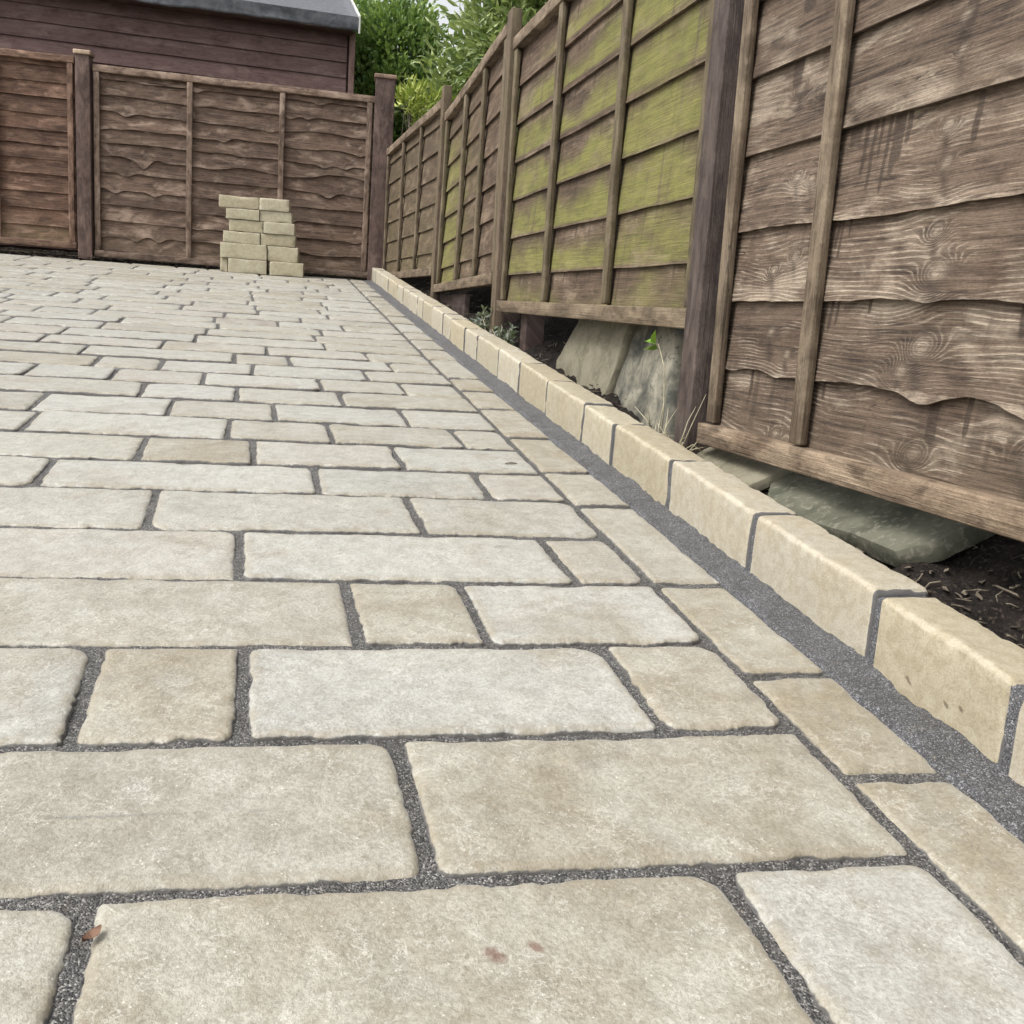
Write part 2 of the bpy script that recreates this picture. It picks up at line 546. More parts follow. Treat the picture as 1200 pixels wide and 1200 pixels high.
def make_leaf(name, a, b, rough=0.45, spec=0.5):
    m, t = mat_new(name)
    tint = t.attr('tint')
    col = t.mix(tint, a, b)
    t.out(col, rough, None, spec, t.mix(0.5, col, (0.22, 0.32, 0.03)))
    return m


M_PAVER = make_paver_mat()
M_JOINT = make_joint_mat('jointing_grit', (0.030, 0.029, 0.028), (0.112, 0.108, 0.104), (0.29, 0.28, 0.26), 640)
M_MORTAR = make_joint_mat('grey_mortar', (0.042, 0.042, 0.044), (0.105, 0.105, 0.110), (0.27, 0.27, 0.28), 760)
M_BLOCK = make_block_mat()
W_DARK, W_MID, W_LIGHT = (0.031, 0.022, 0.017), (0.156, 0.112, 0.080), (0.43, 0.355, 0.272)
M_WOOD = make_wood_mat('weathered_board', W_DARK, W_MID, W_LIGHT, 1.0, 0.35)
M_POST = make_wood_mat('dark_stained_post', (0.034, 0.024, 0.021), (0.066, 0.048, 0.043), (0.17, 0.135, 0.115), 0.25, 0.3, 0.7)
M_SHED = make_wood_mat('red_brown_cladding', (0.122, 0.074, 0.066), (0.188, 0.122, 0.112), (0.29, 0.205, 0.185), 0.25, 0.2, 0.7)
M_FELT = make_plain('grey_roof_felt', (0.085, 0.09, 0.098), (0.125, 0.13, 0.14), 30, 0.95, 0.003, 0.05, (0.25, 0.255, 0.27), 320)
M_FELT_EDGE = make_plain('folded_felt_edge', (0.085, 0.09, 0.10), (0.16, 0.165, 0.18), 14, 0.85, 0.006, 0.2)
M_TRIM = make_plain('pale_verge_trim', (0.5, 0.5, 0.46), (0.62, 0.62, 0.58), 20, 0.6)
M_SOIL = make_plain('dark_soil', (0.007, 0.006, 0.0055), (0.020, 0.016, 0.014), 26, 0.95, 0.012, 0.1, (0.045, 0.036, 0.028), 150)
M_STRIP = make_plain('soil_and_debris', (0.010, 0.009, 0.008), (0.030, 0.025, 0.020), 26, 0.95, 0.012, 0.1, (0.22, 0.20, 0.16), 55)
M_GROUND = make_plain('bare_ground', (0.03, 0.026, 0.02), (0.07, 0.06, 0.045), 6, 0.95, 0.01, 0.1, (0.05, 0.06, 0.03), 20)
M_SLAB = make_plain('mossy_flagstone', (0.125, 0.113, 0.078), (0.20, 0.18, 0.132), 14, 0.85, 0.004, 0.25, (0.20, 0.195, 0.13), 80)
M_SLAB_DARK = make_plain('stained_flagstone', (0.05, 0.05, 0.042), (0.26, 0.24, 0.185), 9, 0.85, 0.004, 0.25, (0.10, 0.10, 0.08), 60)
M_SLAB_GREEN = make_plain('green_grey_flagstone', (0.058, 0.060, 0.042), (0.115, 0.112, 0.082), 14, 0.85, 0.004, 0.25, (0.16, 0.15, 0.115), 70)
M_TWIG = make_plain('dry_twig', (0.03, 0.024, 0.018), (0.17, 0.14, 0.10), 22, 0.85)
M_STRAW = make_plain('dry_grass_straw', (0.26, 0.23, 0.15), (0.42, 0.38, 0.26), 40, 0.8)
M_DEADLEAF = make_plain('brown_dead_leaf', (0.085, 0.045, 0.028), (0.165, 0.092, 0.058), 120, 0.7)
M_BARK = make_plain('bark', (0.06, 0.045, 0.035), (0.14, 0.11, 0.085), 30, 0.9, 0.01)
M_LEAF_HEDGE = make_leaf('dark_glossy_leaf', (0.070, 0.145, 0.048), (0.36, 0.48, 0.15), 0.30, 0.6)
M_LEAF_LAUREL = make_leaf('laurel_leaf', (0.13, 0.19, 0.075), (0.40, 0.47, 0.18), 0.32, 0.55)
M_LEAF_GOLD = make_leaf('golden_green_leaf', (0.22, 0.30, 0.05), (0.52, 0.56, 0.13), 0.5, 0.4)
M_LEAF_BRIGHT = make_leaf('fresh_green_leaf', (0.14, 0.27, 0.035), (0.24, 0.40, 0.07), 0.45, 0.4)
M_LEAF_GREY = make_leaf('grey_green_leaf', (0.13, 0.15, 0.12), (0.27, 0.29, 0.24), 0.6, 0.3)

# ------------------------------------------------------------------ layout numbers (metres)
SX, SY = 0.0121, 0.0987
XE, XO, XK, KW, KH = 0.540, 0.652, 0.709, 0.078, 0.0934


def zp(x, y):
    return SX * np.asarray(x) + SY * np.asarray(y)


def fence_x(y):
    return 0.9593 - 0.0243 * y


def back_y(x):
    return 7.5 - 0.1 * x


# ------------------------------------------------------------------ ground
def build_ground():
    xs = np.linspace(-60, 60, 61)
    ys = np.linspace(-60, 60, 61)
    X, Y = np.meshgrid(xs, ys, indexing='ij')
    Z = zp(np.clip(X, -8, 4), np.clip(Y, -6, 9)) - 0.09
    o = mesh_obj('ground', np.stack([X, Y, Z], -1).reshape(-1, 3), grid_faces(61, 61), M_GROUND)
    o['kind'] = 'structure'


build_ground()

# ------------------------------------------------------------------ paving
XL = -4.2
Y_LO = -0.17


def row_line(k):
    """course joint k: y = a + b x"""
    meas = {0: (0.6632, -0.0534), 1: (0.8709, -0.045), 2: (1.0815, -0.0535), 3: (1.2878, -0.0600), 4: (1.4926, -0.0540), 5: (1.7045, -0.0640),
            6: (1.8985, -0.0640), 7: (2.1068, -0.0655), 8: (2.3081, -0.0675), 9: (2.5268, -0.0700)}
    if k in meas:
        return meas[k]
    return 0.6640 + 0.20685 * k, -0.050 - 0.0022 * min(max(k, 0), 25)


def build_paving():
    # joint bed: fine grit sheet 7 mm below the stone tops
    xs = np.concatenate([np.linspace(XL, -0.7, 60), np.linspace(-0.68, XO + 0.075, 150)])
    ys = np.concatenate([np.linspace(-0.35, 0.4, 12), np.linspace(0.41, 2.2, 190), np.linspace(2.22, 7.9, 120)])
    X, Y = np.meshgrid(xs, ys, indexing='ij')
    Z = zp(X, Y) - 0.0056 - 0.0018 * sstep(1.6, 3.2, Y) + 0.0012 * fbm(X * 28, Y * 28, 0, 3) + 0.0007 * noise(X * 160, Y * 160, 0, 5)
    keep = Y <= 7.44 - 0.1 * X
    v = np.stack([X, Y, Z], -1).reshape(-1, 3)
    f = grid_faces(len(xs), len(ys))
    kf = keep.ravel()
    f = f[kf[f].all(1)]
    bed = mesh_obj('pavement', v, f, M_JOINT)
    bed['kind'] = 'structure'

    stones = []          # (corner polygon of 4 pts, seed)
    measured = {-1: [-0.115, 0.359], 0: [-0.42, 0.127], 1: [-0.173, -0.021, 0.396], 2: [-0.46, 0.105, 0.26], 3: [-0.40, -0.037, 0.429], 4: [-0.179, 0.24],
                5: [-0.38, 0.087, 0.395], 6: [-0.55, -0.243, -0.031, 0.259], 7: [-0.492, -0.086, 0.133, 0.421], 8: [-0.52, -0.229, 0.011, 0.325],
                9: [-0.72, -0.317, -0.084, 0.184], 10: [-0.631, -0.418, -0.181, 0.139, 0.373], 11: [-0.80, -0.497, -0.314, -0.052, 0.285],
                12: [-0.567, -0.114, 0.059, 0.381], 13: [-0.728, -0.354, -0.015, 0.324]}
    rr = random.Random(21)
    for k in range(-3, 33):
        a0, b0 = row_line(k)
        a1, b1 = row_line(k + 1)
        js = sorted(measured.get(k, []))
        if not js:
            x = XE - rr.uniform(0.12, 0.42)
            js = [x]
            while js[0] > -2.0:
                js.insert(0, js[0] - rr.choice([0.22, 0.28, 0.33, 0.38, 0.42, 0.46]) * rr.uniform(0.92, 1.08))
        while js[0] > XL + 0.2:
            js.insert(0, js[0] - rr.choice([0.24, 0.30, 0.36, 0.42, 0.46]) * rr.uniform(0.92, 1.08))
        js = js + [XE]
        for xa, xb in zip(js[:-1], js[1:]):
            hg = 0.0050 if k < 6 else (0.0042 if k < 12 else 0.0034)
            gR = 0.0045 if xb == XE else hg
            y0a, y0b = a0 + b0 * xa, a0 + b0 * xb
            y1a, y1b = a1 + b1 * xa, a1 + b1 * xb
            if k == 32 or min(y1a, y1b) > 7.40 - 0.1 * xa:
                y1a = min(y1a, 7.43 - 0.1 * xa)
                y1b = min(y1b, 7.43 - 0.1 * xb)
                if y1a - y0a < 0.06:
                    continue
            cg = 0.0048 if k < 4 else 0.0070
            sl = -0.02 + rr.uniform(-0.02, 0.02)
            stones.append(((xa + hg - sl * 0.1 + rr.uniform(-.002, .003), y0a + cg), (xb - gR - sl * 0.1 * (xb != XE), y0b + cg),
                           (xb - gR + sl * 0.1 * (xb != XE), y1b - cg), (xa + hg + sl * 0.1, y1a - cg), k))
    ey = [-0.36, -0.05, 0.21, 0.50, 0.755, 0.968, 1.26, 1.648, 1.89, 2.204, 2.554]
    while ey[-1] < 7.25:
        ey.append(ey[-1] + rr.choice([0.20, 0.26, 0.33, 0.38]) * rr.uniform(0.93, 1.07))
    ey[-1] = 7.37
    for ya, yb in zip(ey[:-1], ey[1:]):
        g = 0.006
        stones.append(((XE + 0.0055, ya + g), (XO - 0.002, ya + g - 0.005), (XO - 0.002, yb - g - 0.005), (XE + 0.0055, yb - g), 100))

    # size in view -> order
    R3 = np.array([cr, cu, cf])

    def px(x, y):
        d = R3 @ (np.array([x, y, float(zp(x, y))]) - np.array([0, 0, 0.48]))
        return (d[0] / d[2] * 1134 + 600, 600 - d[1] / d[2] * 1134) if d[2] > 0.05 else None

    def view_area(s):
        q = [px(*c) for c in s[:4]]
        if any(c is None for c in q):
            return 0
        if max(c[0] for c in q) < 0 or min(c[0] for c in q) > 1200 or min(c[1] for c in q) > 1200:
            return 0
        a = 0
        for i in range(4):
            a += q[i][0] * q[(i + 1) % 4][1] - q[(i + 1) % 4][0] * q[i][1]
        return abs(a) / 2
    areas = [view_area(s) for s in stones]
    order = sorted(range(len(stones)), key=lambda i: -areas[i])
    rest = MB()
    tones = [(0.365, 0.355, 0.312), (0.345, 0.332, 0.280), (0.395, 0.390, 0.355), (0.320, 0.302, 0.252), (0.355, 0.354, 0.325), (0.370, 0.348, 0.308), (0.40, 0.398, 0.37)]
    tan = (0.245, 0.200, 0.122)
    for rank, i in enumerate(order):
        s = stones[i]
        c = np.array(s[:4], float)
        ar = areas[i]
        if ar > 5000:
            ns, nc, rings = 110, 9, [0, 0, .0010, .0025, .005, .008, .012, .018, .027, .038, .050, .063, .076, .089]
        elif ar > 900:
            ns, nc, rings = 22, 4, [0, 0, .002, .0055, .011, .022, .05, .08]
        elif ar > 150:
            ns, nc, rings = 9, 3, [0, 0, .004, .010, .03]
        else:
            ns, nc, rings = 4, 2, [0, 0, 0.004, .012]
        wd = 0.5 * (np.linalg.norm(c[1] - c[0]) + np.linalg.norm(c[2] - c[3]))
        ht = 0.5 * (np.linalg.norm(c[3] - c[0]) + np.linalg.norm(c[2] - c[1]))
        hm = min(wd, ht) / 2
        rs = random.Random(1000 + i)
        rad = [rs.choice([0.004, 0.005, 0.007, 0.010, 0.014, 0.028]) for _ in range(4)]
        if s[4] == 100:
            rad = [min(r_, 0.010) for r_ in rad]
        # corners of particular stones, read off the photograph: BL, BR, TR, TL
        mx = c[:, 0].mean()
        if s[4] == -1 and -0.1 < mx < 0.35:
            rad = [0.008, 0.008, 0.030, 0.009]
        elif s[4] == -1 and mx > 0.35:
            rad = [0.008, 0.008, 0.016, 0.012]
        elif s[4] == 0:
            rad = [0.006, 0.012, 0.022, 0.006] if mx < 0.1 else [0.010, 0.005, 0.006, 0.006]
        elif s[4] == 1 and 0 < mx < 0.35:
            rad = [0.005, 0.008, 0.032, 0.014]
        elif s[4] == 2 and 0.1 < mx < 0.26:
            rad = [0.006, 0.008, 0.024, 0.006]
        vs_l, at_e = [], []
        for ri, tt in enumerate(rings):
            tt = min(tt, hm - 0.004)
            U, V = [], []
            X0, X1, Y0, Y1 = tt, wd - tt, tt, ht - tt
            rc = [min(max(r_ - tt, 0.0015), (X1 - X0) / 2.1, (Y1 - Y0) / 2.1) for r_ in rad]
            cor = [(X0, Y0, 1, 1, math.pi), (X1, Y0, -1, 1, 1.5 * math.pi), (X1, Y1, -1, -1, 0), (X0, Y1, 1, -1, .5 * math.pi)]
            nside = [ns, max(3, int(ns * 0.6)), ns, max(3, int(ns * 0.6))]
            for q in range(4):
                cx, cy, sx_, sy_, a_ = cor[q]
                ox, oy = cx + sx_ * rc[q], cy + sy_ * rc[q]
                for j in range(nc + 1):
                    an = a_ + (math.pi / 2) * j / nc
                    U.append(ox + rc[q] * math.cos(an))
                    V.append(oy + rc[q] * math.sin(an))
                nx_, ny_, sx2, sy2, a2 = cor[(q + 1) % 4]
                r2 = rc[(q + 1) % 4]
                ex, ey_ = nx_ + sx2 * r2 + r2 * math.cos(a2), ny_ + sy2 * r2 + r2 * math.sin(a2)
                bx, by = U[-1], V[-1]
                for j in range(1, nside[q]):
                    U.append(bx + (ex - bx) * j / nside[q])
                    V.append(by + (ey_ - by) * j / nside[q])
            U, V = np.array(U), np.array(V)
            # bilinear to the real quad
            u, v_ = (U / wd)[:, None], (V / ht)[:, None]
            P = c[0] * (1 - u) * (1 - v_) + c[1] * u * (1 - v_) + c[2] * u * v_ + c[3] * (1 - u) * v_
            if ri == 0:
                P0 = P.copy()
                mid = P.mean(0)
                # chipped, hand-dressed outline
                wob = 0.0016 * fbm(P0[:, 0] * 30, P0[:, 1] * 30, i, 11, 3) + 0.0017 * noise(P0[:, 0] * 95, P0[:, 1] * 95, i, 14) + 0.0008 * noise(P0[:, 0] * 240, P0[:, 1] * 240, i, 15) + 0.0032 * np.clip(fbm(P0[:, 0] * 16, P0[:, 1] * 16, i, 12, 2) - 0.35, 0, 1) * 2
                wob = np.abs(wob) * (0.6 if s[4] == 100 else 1)
                dirn = mid - P0
                dirn[:, 0] *= ht / wd
                dirn /= np.linalg.norm(dirn, axis=1)[:, None] + 1e-9
            P = P + dirn * (wob * math.exp(-tt / 0.009))[:, None]
            if ri == 0:
                z = np.full(len(P), -0.030)
            else:
                prof = (-0.0056 * math.exp(-tt / 0.0021)) if ar > 900 else (-0.0085 * math.exp(-tt / 0.0040))
                dsm = sstep(0.0, 0.03, tt)
                z = prof * (0.75 + 0.5 * (0.5 + 0.5 * noise(P0[:, 0] * 22, P0[:, 1] * 22, i, 19))) - 0.0035 * math.exp(-tt / 0.010) * np.clip(fbm(P0[:, 0] * 20, P0[:, 1] * 20, i, 27, 3), 0, 1)
                z = z + (0.0012 * fbm(P[:, 0] * 9, P[:, 1] * 9, i, 23, 2) * (1 if ar > 900 else 0.4) + 0.0009 * fbm(P[:, 0] * 38, P[:, 1] * 38, i, 29, 3)) * (0.35 + 0.65 * dsm)
            vs_l.append(np.column_stack([P, zp(P[:, 0], P[:, 1]) + z]))
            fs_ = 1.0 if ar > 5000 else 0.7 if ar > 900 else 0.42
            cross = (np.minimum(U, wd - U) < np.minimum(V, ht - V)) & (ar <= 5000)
            at_e.append(np.where(cross, tt * 1.2 + (0.0006 if ri > 1 else 0), tt * fs_) if ri else np.zeros(len(P)))  # smaller stones: wider painted shade band along the course edges
        Mn = len(vs_l[0])
        v = np.concatenate(vs_l)
        # slight rocking of each stone
        cc = c.mean(0)
        v[:, 2] += (v[:, 0] - cc[0]) * rs.uniform(-.006, .006) + (v[:, 1] - cc[1]) * (rs.uniform(-.012, .012) if ar > 5000 else rs.uniform(-.022, -.007)) + rs.uniform(-.0011, .0011)
        f = []
        for r_ in range(len(rings) - 1):
            for j in range(Mn):
                a, b = r_ * Mn + j, r_ * Mn + (j + 1) % Mn
                f.append([a, b, b + Mn, a + Mn])
        f.append([(len(rings) - 1) * Mn + j for j in range(Mn)])
        tn = np.array(rs.choice(tones)) * rs.uniform(0.95, 1.05)
        x_m, y_m = cc
        tanw = 0.0
        if s[4] == 100:
            tanw = rs.uniform(0.45, 0.85) if y_m < 3 else rs.uniform(0.1, 0.5)
        elif (s[4] == 1 and (-0.1 < x_m < 0 or x_m > 0.4)) or (s[4] == 2 and 0.1 < x_m < 0.26) or (s[4] == 6 and -0.2 < x_m < -0.05):
            tanw = 0.6
        elif s[4] == -1:
            tanw = 0.28 if x_m < 0.35 else 0.10
        elif s[4] == 0 and x_m > 0.13:
            tanw = 0.36
        elif s[4] in (0, 1, 2):
            tanw = 0.05
        elif s[4] in (3, 4, 9) and x_m > 0.35:
            tanw = 0.25
        elif rs.random() < 0.13:
            tanw = rs.uniform(0.2, 0.5)
        tn = tn * (1 - tanw) + np.array(tan) * tanw
        if s[4] == 17 and abs(x_m + 0.06) < 0.18:
            tn = np.array((0.26, 0.225, 0.19))
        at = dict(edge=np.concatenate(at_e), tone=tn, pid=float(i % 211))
        if rank < 300 and ar > 0:
            mb = MB()
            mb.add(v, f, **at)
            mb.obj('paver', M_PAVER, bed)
        else:
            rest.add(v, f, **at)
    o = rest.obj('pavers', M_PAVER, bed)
    o['kind'] = 'stuff'
    return bed


paving = build_paving()


# ------------------------------------------------------------------ kerb of walling blocks with its mortar
def block_mesh(L, W, H, seed, nl=14, rr=0.0055, amp=0.0016):
    """L along y, W along x, H along z; centre at origin. worn edges"""
    v, f = rbox(W / 2, L / 2, H / 2, rr, 6, nl, 6, 3)
    d = np.stack([W / 2 - abs(v[:, 0]), L / 2 - abs(v[:, 1]), H / 2 - abs(v[:, 2])], 1)
    ds = np.sort(d, 1)
    edge = ds[:, 1]
    chip = np.clip(fbm(v[:, 0] * 45, v[:, 1] * 45, v[:, 2] * 45 + seed, 3, 2) - 0.02, 0, 1) * 0.0078 * np.exp(-edge / 0.006)
    nrm = v / (np.linalg.norm(v, axis=1)[:, None] + 1e-9)
    v = v - nrm * chip[:, None]
    v = v + amp * np.stack([0.55 * fbm(v[:, 1] * 16, v[:, 2] * 16, seed + 0.3, 5, 2), fbm(v[:, 0] * 16, v[:, 2] * 16, seed, 6, 2) * 0.6, fbm(v[:, 0] * 18, v[:, 1] * 18, seed, 7, 3)], 1)
    return v, f, edge


BT = [(0.43, 0.39, 0.295), (0.46, 0.425, 0.345), (0.42, 0.375, 0.275), (0.47, 0.435, 0.355), (0.44, 0.405, 0.315)]


def build_kerb():
    # mortar core standing between and behind the blocks, base of the kerb
    ys = np.linspace(-0.4, 7.35, 560)
    prof = [(XK + 0.0042, -0.03), (XK + 0.0048, KH - 0.010), (XK + 0.009, KH - 0.008), (XK + KW - 0.006, KH - 0.0075), (XK + KW - 0.003, KH - 0.013), (XK + KW - 0.004, -0.06)]
    v = []
    for x, z in prof:
        n = fbm(ys * 40, x * 50, z * 20, 31, 2) * 0.0012
        v.append(np.stack([np.full_like(ys, x) + n, ys, zp(x, ys) + z + n], 1))
    core = mesh_obj('kerb', np.concatenate(v), grid_faces(len(prof), len(ys)), M_MORTAR)
    core['kind'] = 'structure'
    ky = [-0.36, -0.09, 0.15, 0.43, 0.745, 0.978, 1.299, 1.627, 1.939, 2.152, 2.476, 2.784, 3.071, 3.423]
    r = random.Random(4)
    while ky[-1] < 7.1:
        ky.append(ky[-1] + r.choice([0.20, 0.24, 0.28, 0.31, 0.33]) * r.uniform(0.95, 1.05))
    ky[-1] = 7.36
    for k, (a, b) in enumerate(zip(ky[:-1], ky[1:])):
        g = 0.0050 if b < 2.5 else 0.0060
        L = b - a - 2 * g
        H = KH + 0.045
        v, f, edge = block_mesh(L, KW, H, k * 3.1, 26 if b < 2.6 else 10, 0.0075)
        mort = sstep(L / 2 - 0.0062, L / 2 - 0.0015, abs(v[:, 1]))
        v[:, 0] += XK + KW / 2 + r.uniform(-.0015, .0015)
        v[:, 1] += (a + b) / 2
        v[:, 2] += zp(XK, v[:, 1]) + KH - H / 2 + r.uniform(-.0018, .0018) + (v[:, 1] - (a + b) / 2) * r.uniform(-.008, .008)
        mb = MB()
        mb.add(v, f, edge=edge, mort=mort, tone=np.array(r.choice(BT)) * r.uniform(0.80, 0.90), pid=float(k))
        mb.obj('kerb_block', M_BLOCK, core)
    # trowelled mortar fillet along the foot of the blocks
    ys = np.concatenate([np.linspace(-0.4, 0.5, 60), np.linspace(0.503, 2.6, 620), np.linspace(2.61, 7.35, 330)])
    ts = np.linspace(0, 1, 22)
    Y, T = np.meshgrid(ys, ts, indexing='ij')
    e_out = XO - 0.006 + 0.0045 * fbm(ys * 26, 0.5, 0, 41, 3)
    e_in = XK + 0.004
    X = e_out[:, None] + (e_in - e_out[:, None]) * T
    top = 0.0035 + 0.0038 * fbm(ys * 22, 2.5, 0, 43, 4) + 0.005 * np.clip(fbm(ys * 9, 7.5, 0, 47, 2) - 0.2, 0, 1)
    Z = zp(X, Y) - 0.007 + sstep(0, 0.16, T) * 0.007 + top[:, None] * T ** 1.7 + 0.0013 * fbm(X * 60, Y * 60, 0, 44, 3)
    o = mesh_obj('mortar_fillet', np.stack([X, Y, Z], -1).reshape(-1, 3), grid_faces(len(ys), len(ts)), M_MORTAR, core)
    return core


build_kerb()


# ------------------------------------------------------------------ soil behind the kerb and under the fences
def soil_z(x, y):
    zk = zp(0.75, y)
    t = sstep(0.86, 1.25, x)
    far = sstep(2.2, 5.0, y)
    base = zk + 0.030 + 0.03 * far
    low = zk + 0.012 + 0.04 * far
    z = low + (base + 0.12 - low + 0.05 * far) * t
    return z + 0.014 * fbm(x * 14, y * 14, 0, 51, 4) + 0.0035 * fbm(x * 50, y * 50, 0, 57, 2)


def build_soil():
    xs = np.concatenate([np.linspace(XK + KW - 0.012, 1.30, 62), np.linspace(1.34, 5.0, 14)])
    ys = np.concatenate([np.linspace(-1.0, 0.8, 30), np.linspace(0.82, 3.0, 180), np.linspace(3.02, 7.6, 130), np.linspace(7.8, 14, 10)])
    X, Y = np.meshgrid(xs, ys, indexing='ij')
    Z = soil_z(X, Y) + sstep(1.3, 1.8, X) * 0.10
    o = mesh_obj('soil_bed', np.stack([X, Y, Z], -1).reshape(-1, 3), grid_faces(len(xs), len(ys)), M_SOIL)
    o['kind'] = 'structure'
    # narrow strip at the foot of the back fence
    xs = np.linspace(XL, 0.80, 260)
    ts = np.linspace(0, 1, 14)
    X, T = np.meshgrid(xs, ts, indexing='ij')
    Y = 7.428 - 0.1 * X + T * 0.62
    Z = zp(X, Y) - 0.012 + 0.02 * sstep(0.1, 0.4, T) + 0.016 * fbm(X * 16, Y * 16, 0, 61, 4)
    o = mesh_obj('soil_strip', np.stack([X, Y, Z], -1).reshape(-1, 3), grid_faces(len(xs), len(ts)), M_STRIP)
    o['kind'] = 'structure'
    # litter: twigs, chips and dead bits
    mb = MB()
    r = np.random.default_rng(5)
    for k in range(1500):
        k = k - 60 if k < 1060 else (400 if k < 1330 else 700)
        if k < 330:
            y = r.uniform(0.75, 1.95)
            x = r.uniform(0.80, 1.12)
        elif k < 600:
            y = r.uniform(1.95, 6.5)
            x = r.uniform(0.795, 1.02)
        else:
            x = r.uniform(-2.0, 0.6)
            y = 7.455 - 0.1 * x + r.uniform(0, 0.12)
        z = float(soil_z(x, y)) if k < 600 else float(zp(x, y)) + 0.012
        L = r.uniform(0.008, 0.042)
        a = r.uniform(0, 2 * math.pi)
        el = r.normal(0, 0.25)
        if r.random() < 0.7:
            d = np.array([math.cos(a) * math.cos(el), math.sin(a) * math.cos(el), math.sin(el)])
            p0 = np.array([x, y, z + 0.006])
            bend = np.array([r.normal(0, .15), r.normal(0, .15), abs(r.normal(0, .12))]) * L
            v, f = tube([p0 - d * L / 2, p0 + bend, p0 + d * L / 2], r.uniform(0.0007, 0.0018), 4)
        else:
            n = 5
            an = np.linspace(0, 2 * math.pi, n, endpoint=False)
            lw = L * r.uniform(0.2, 0.5)
            pu = np.cos(an) * L * 0.35 + r.normal(0, .002, n)
            pv = np.sin(an) * lw * 0.5 + r.normal(0, .001, n)
            v = np.stack([x + pu * math.cos(a) - pv * math.sin(a), y + pu * math.sin(a) + pv * math.cos(a), z + 0.006 + pu * math.sin(el) + r.normal(0, .002, n)], 1)
            f = [list(range(n))]
        mb.add(v, f)
    o = mb.obj('leaf_litter', M_TWIG)
    tag(o, 'scattered dry twigs and leaf litter on the dark soil beneath the fences', 'leaf litter', kind='stuff')


build_soil()


# ------------------------------------------------------------------ timber pieces
def wood_attrs(along, across, seed, tone, algae=None, vtop=None, knots=(), amp=0.020, lines=0.3, drip=None):
    n = len(along)
    wz = np.full(n, seed * 3.17)
    g = across + amp * (fbm(along * 1.4 + seed, across * 5, seed, 71, 2) + 0.35 * noise(along * 7 + seed, across * 16, seed, 72))
    kn = np.zeros(n)
    kcore = np.zeros(n)
    for (ku, kv, kr) in knots:
        du, dv = (along - ku) / 1.45, across - kv
        kr = kr * 1.25
        du2 = du - dv * 0.25
        r2 = du2 ** 2 + dv ** 2
        g = g - (dv) * (kr * kr * 1.1) / (r2 + kr * kr * 0.7) + kr * 1.7 * np.exp(-r2 / (2 * (kr * 0.62) ** 2))
        kn = np.maximum(kn, 0.85 * np.exp(-r2 / (2 * (kr * 0.62) ** 2)) * (1 - np.exp(-r2 / (2 * (kr * 0.28) ** 2))))
        kcore = np.maximum(kcore, np.exp(-r2 / (2 * (kr * 0.30) ** 2)))
        # dark branch scar running down from the knot
        sc_ = np.exp(-((du * 1.45 + (dv + kr * 1.5) * 0.35) / (kr * 0.55)) ** 2) * np.exp(-((dv + kr * 1.5) / (kr * 1.7)) ** 2)
        kn = np.maximum(kn, 0.8 * sc_)
    return dict(drip=np.zeros(n) if drip is None else drip, kcore=kcore, lines=np.full(n, lines), wuv=np.stack([along + seed * 1.37, across + seed * 0.61, wz], 1), grain=g, knot=kn,
                algae=np.zeros(n) if algae is None else algae, vtop=np.zeros(n) if vtop is None else vtop,
                tone=np.tile(np.asarray(tone, float), (n, 1)))


class Panel:
    """bilinear patch: corners BL, BR, TL, TR seen from its front; n = outward"""
    def __init__(s, BL, BR, TL, TR, back):
        s.c = [np.array(q, float) for q in (BL, BR, TL, TR)]
        d = s.c[1] - s.c[0]
        s.W = float(np.linalg.norm(d))
        s.H = float(0.5 * (np.linalg.norm(s.c[2] - s.c[0]) + np.linalg.norm(s.c[3] - s.c[1])))
        up = s.c[2] - s.c[0]
        nn = np.cross(d, up)
        s.n = nn / np.linalg.norm(nn)
        s.back = back

    def map(s, u, v, n):
        a, b = (u / s.W)[:, None], (v / s.H)[:, None]
        BL, BR, TL, TR = s.c
        P = BL * (1 - a) * (1 - b) + BR * a * (1 - b) + TL * (1 - a) * b + TR * a * b
        return P + np.asarray(n)[:, None] * s.n


def timber_box(panel, u0, u1, v0, v1, n0, n1, seed, tone, vert, algae=0.0, nseg=10, rr=0.003, warp=0.0015):
    """a batten/rail in panel space, returned as arrays"""
    hx, hy, hz = (u1 - u0) / 2, (v1 - v0) / 2, (n1 - n0) / 2
    rr = min(rr, hx * .6, hy * .6, hz * .6)
    v, f = rbox(hx, hy, hz, rr, 2 if vert else nseg, nseg if vert else 2, 2, 1)
    u_, v_, n_ = v[:, 0] + (u0 + u1) / 2, v[:, 1] + (v0 + v1) / 2, v[:, 2] + (n0 + n1) / 2
    al, ac = (v_, u_ + n_ * 0.9) if vert else (u_, v_ + n_ * 0.9)
    wv = warp * fbm(al * 3, seed, 0, 73, 2)
    n_ = n_ + wv
    if vert:
        u_ = u_ + wv * 1.5
    at = wood_attrs(al, ac, seed, tone, algae=np.full(len(al), algae), amp=0.006)
    return panel.map(u_, v_, n_), f, at


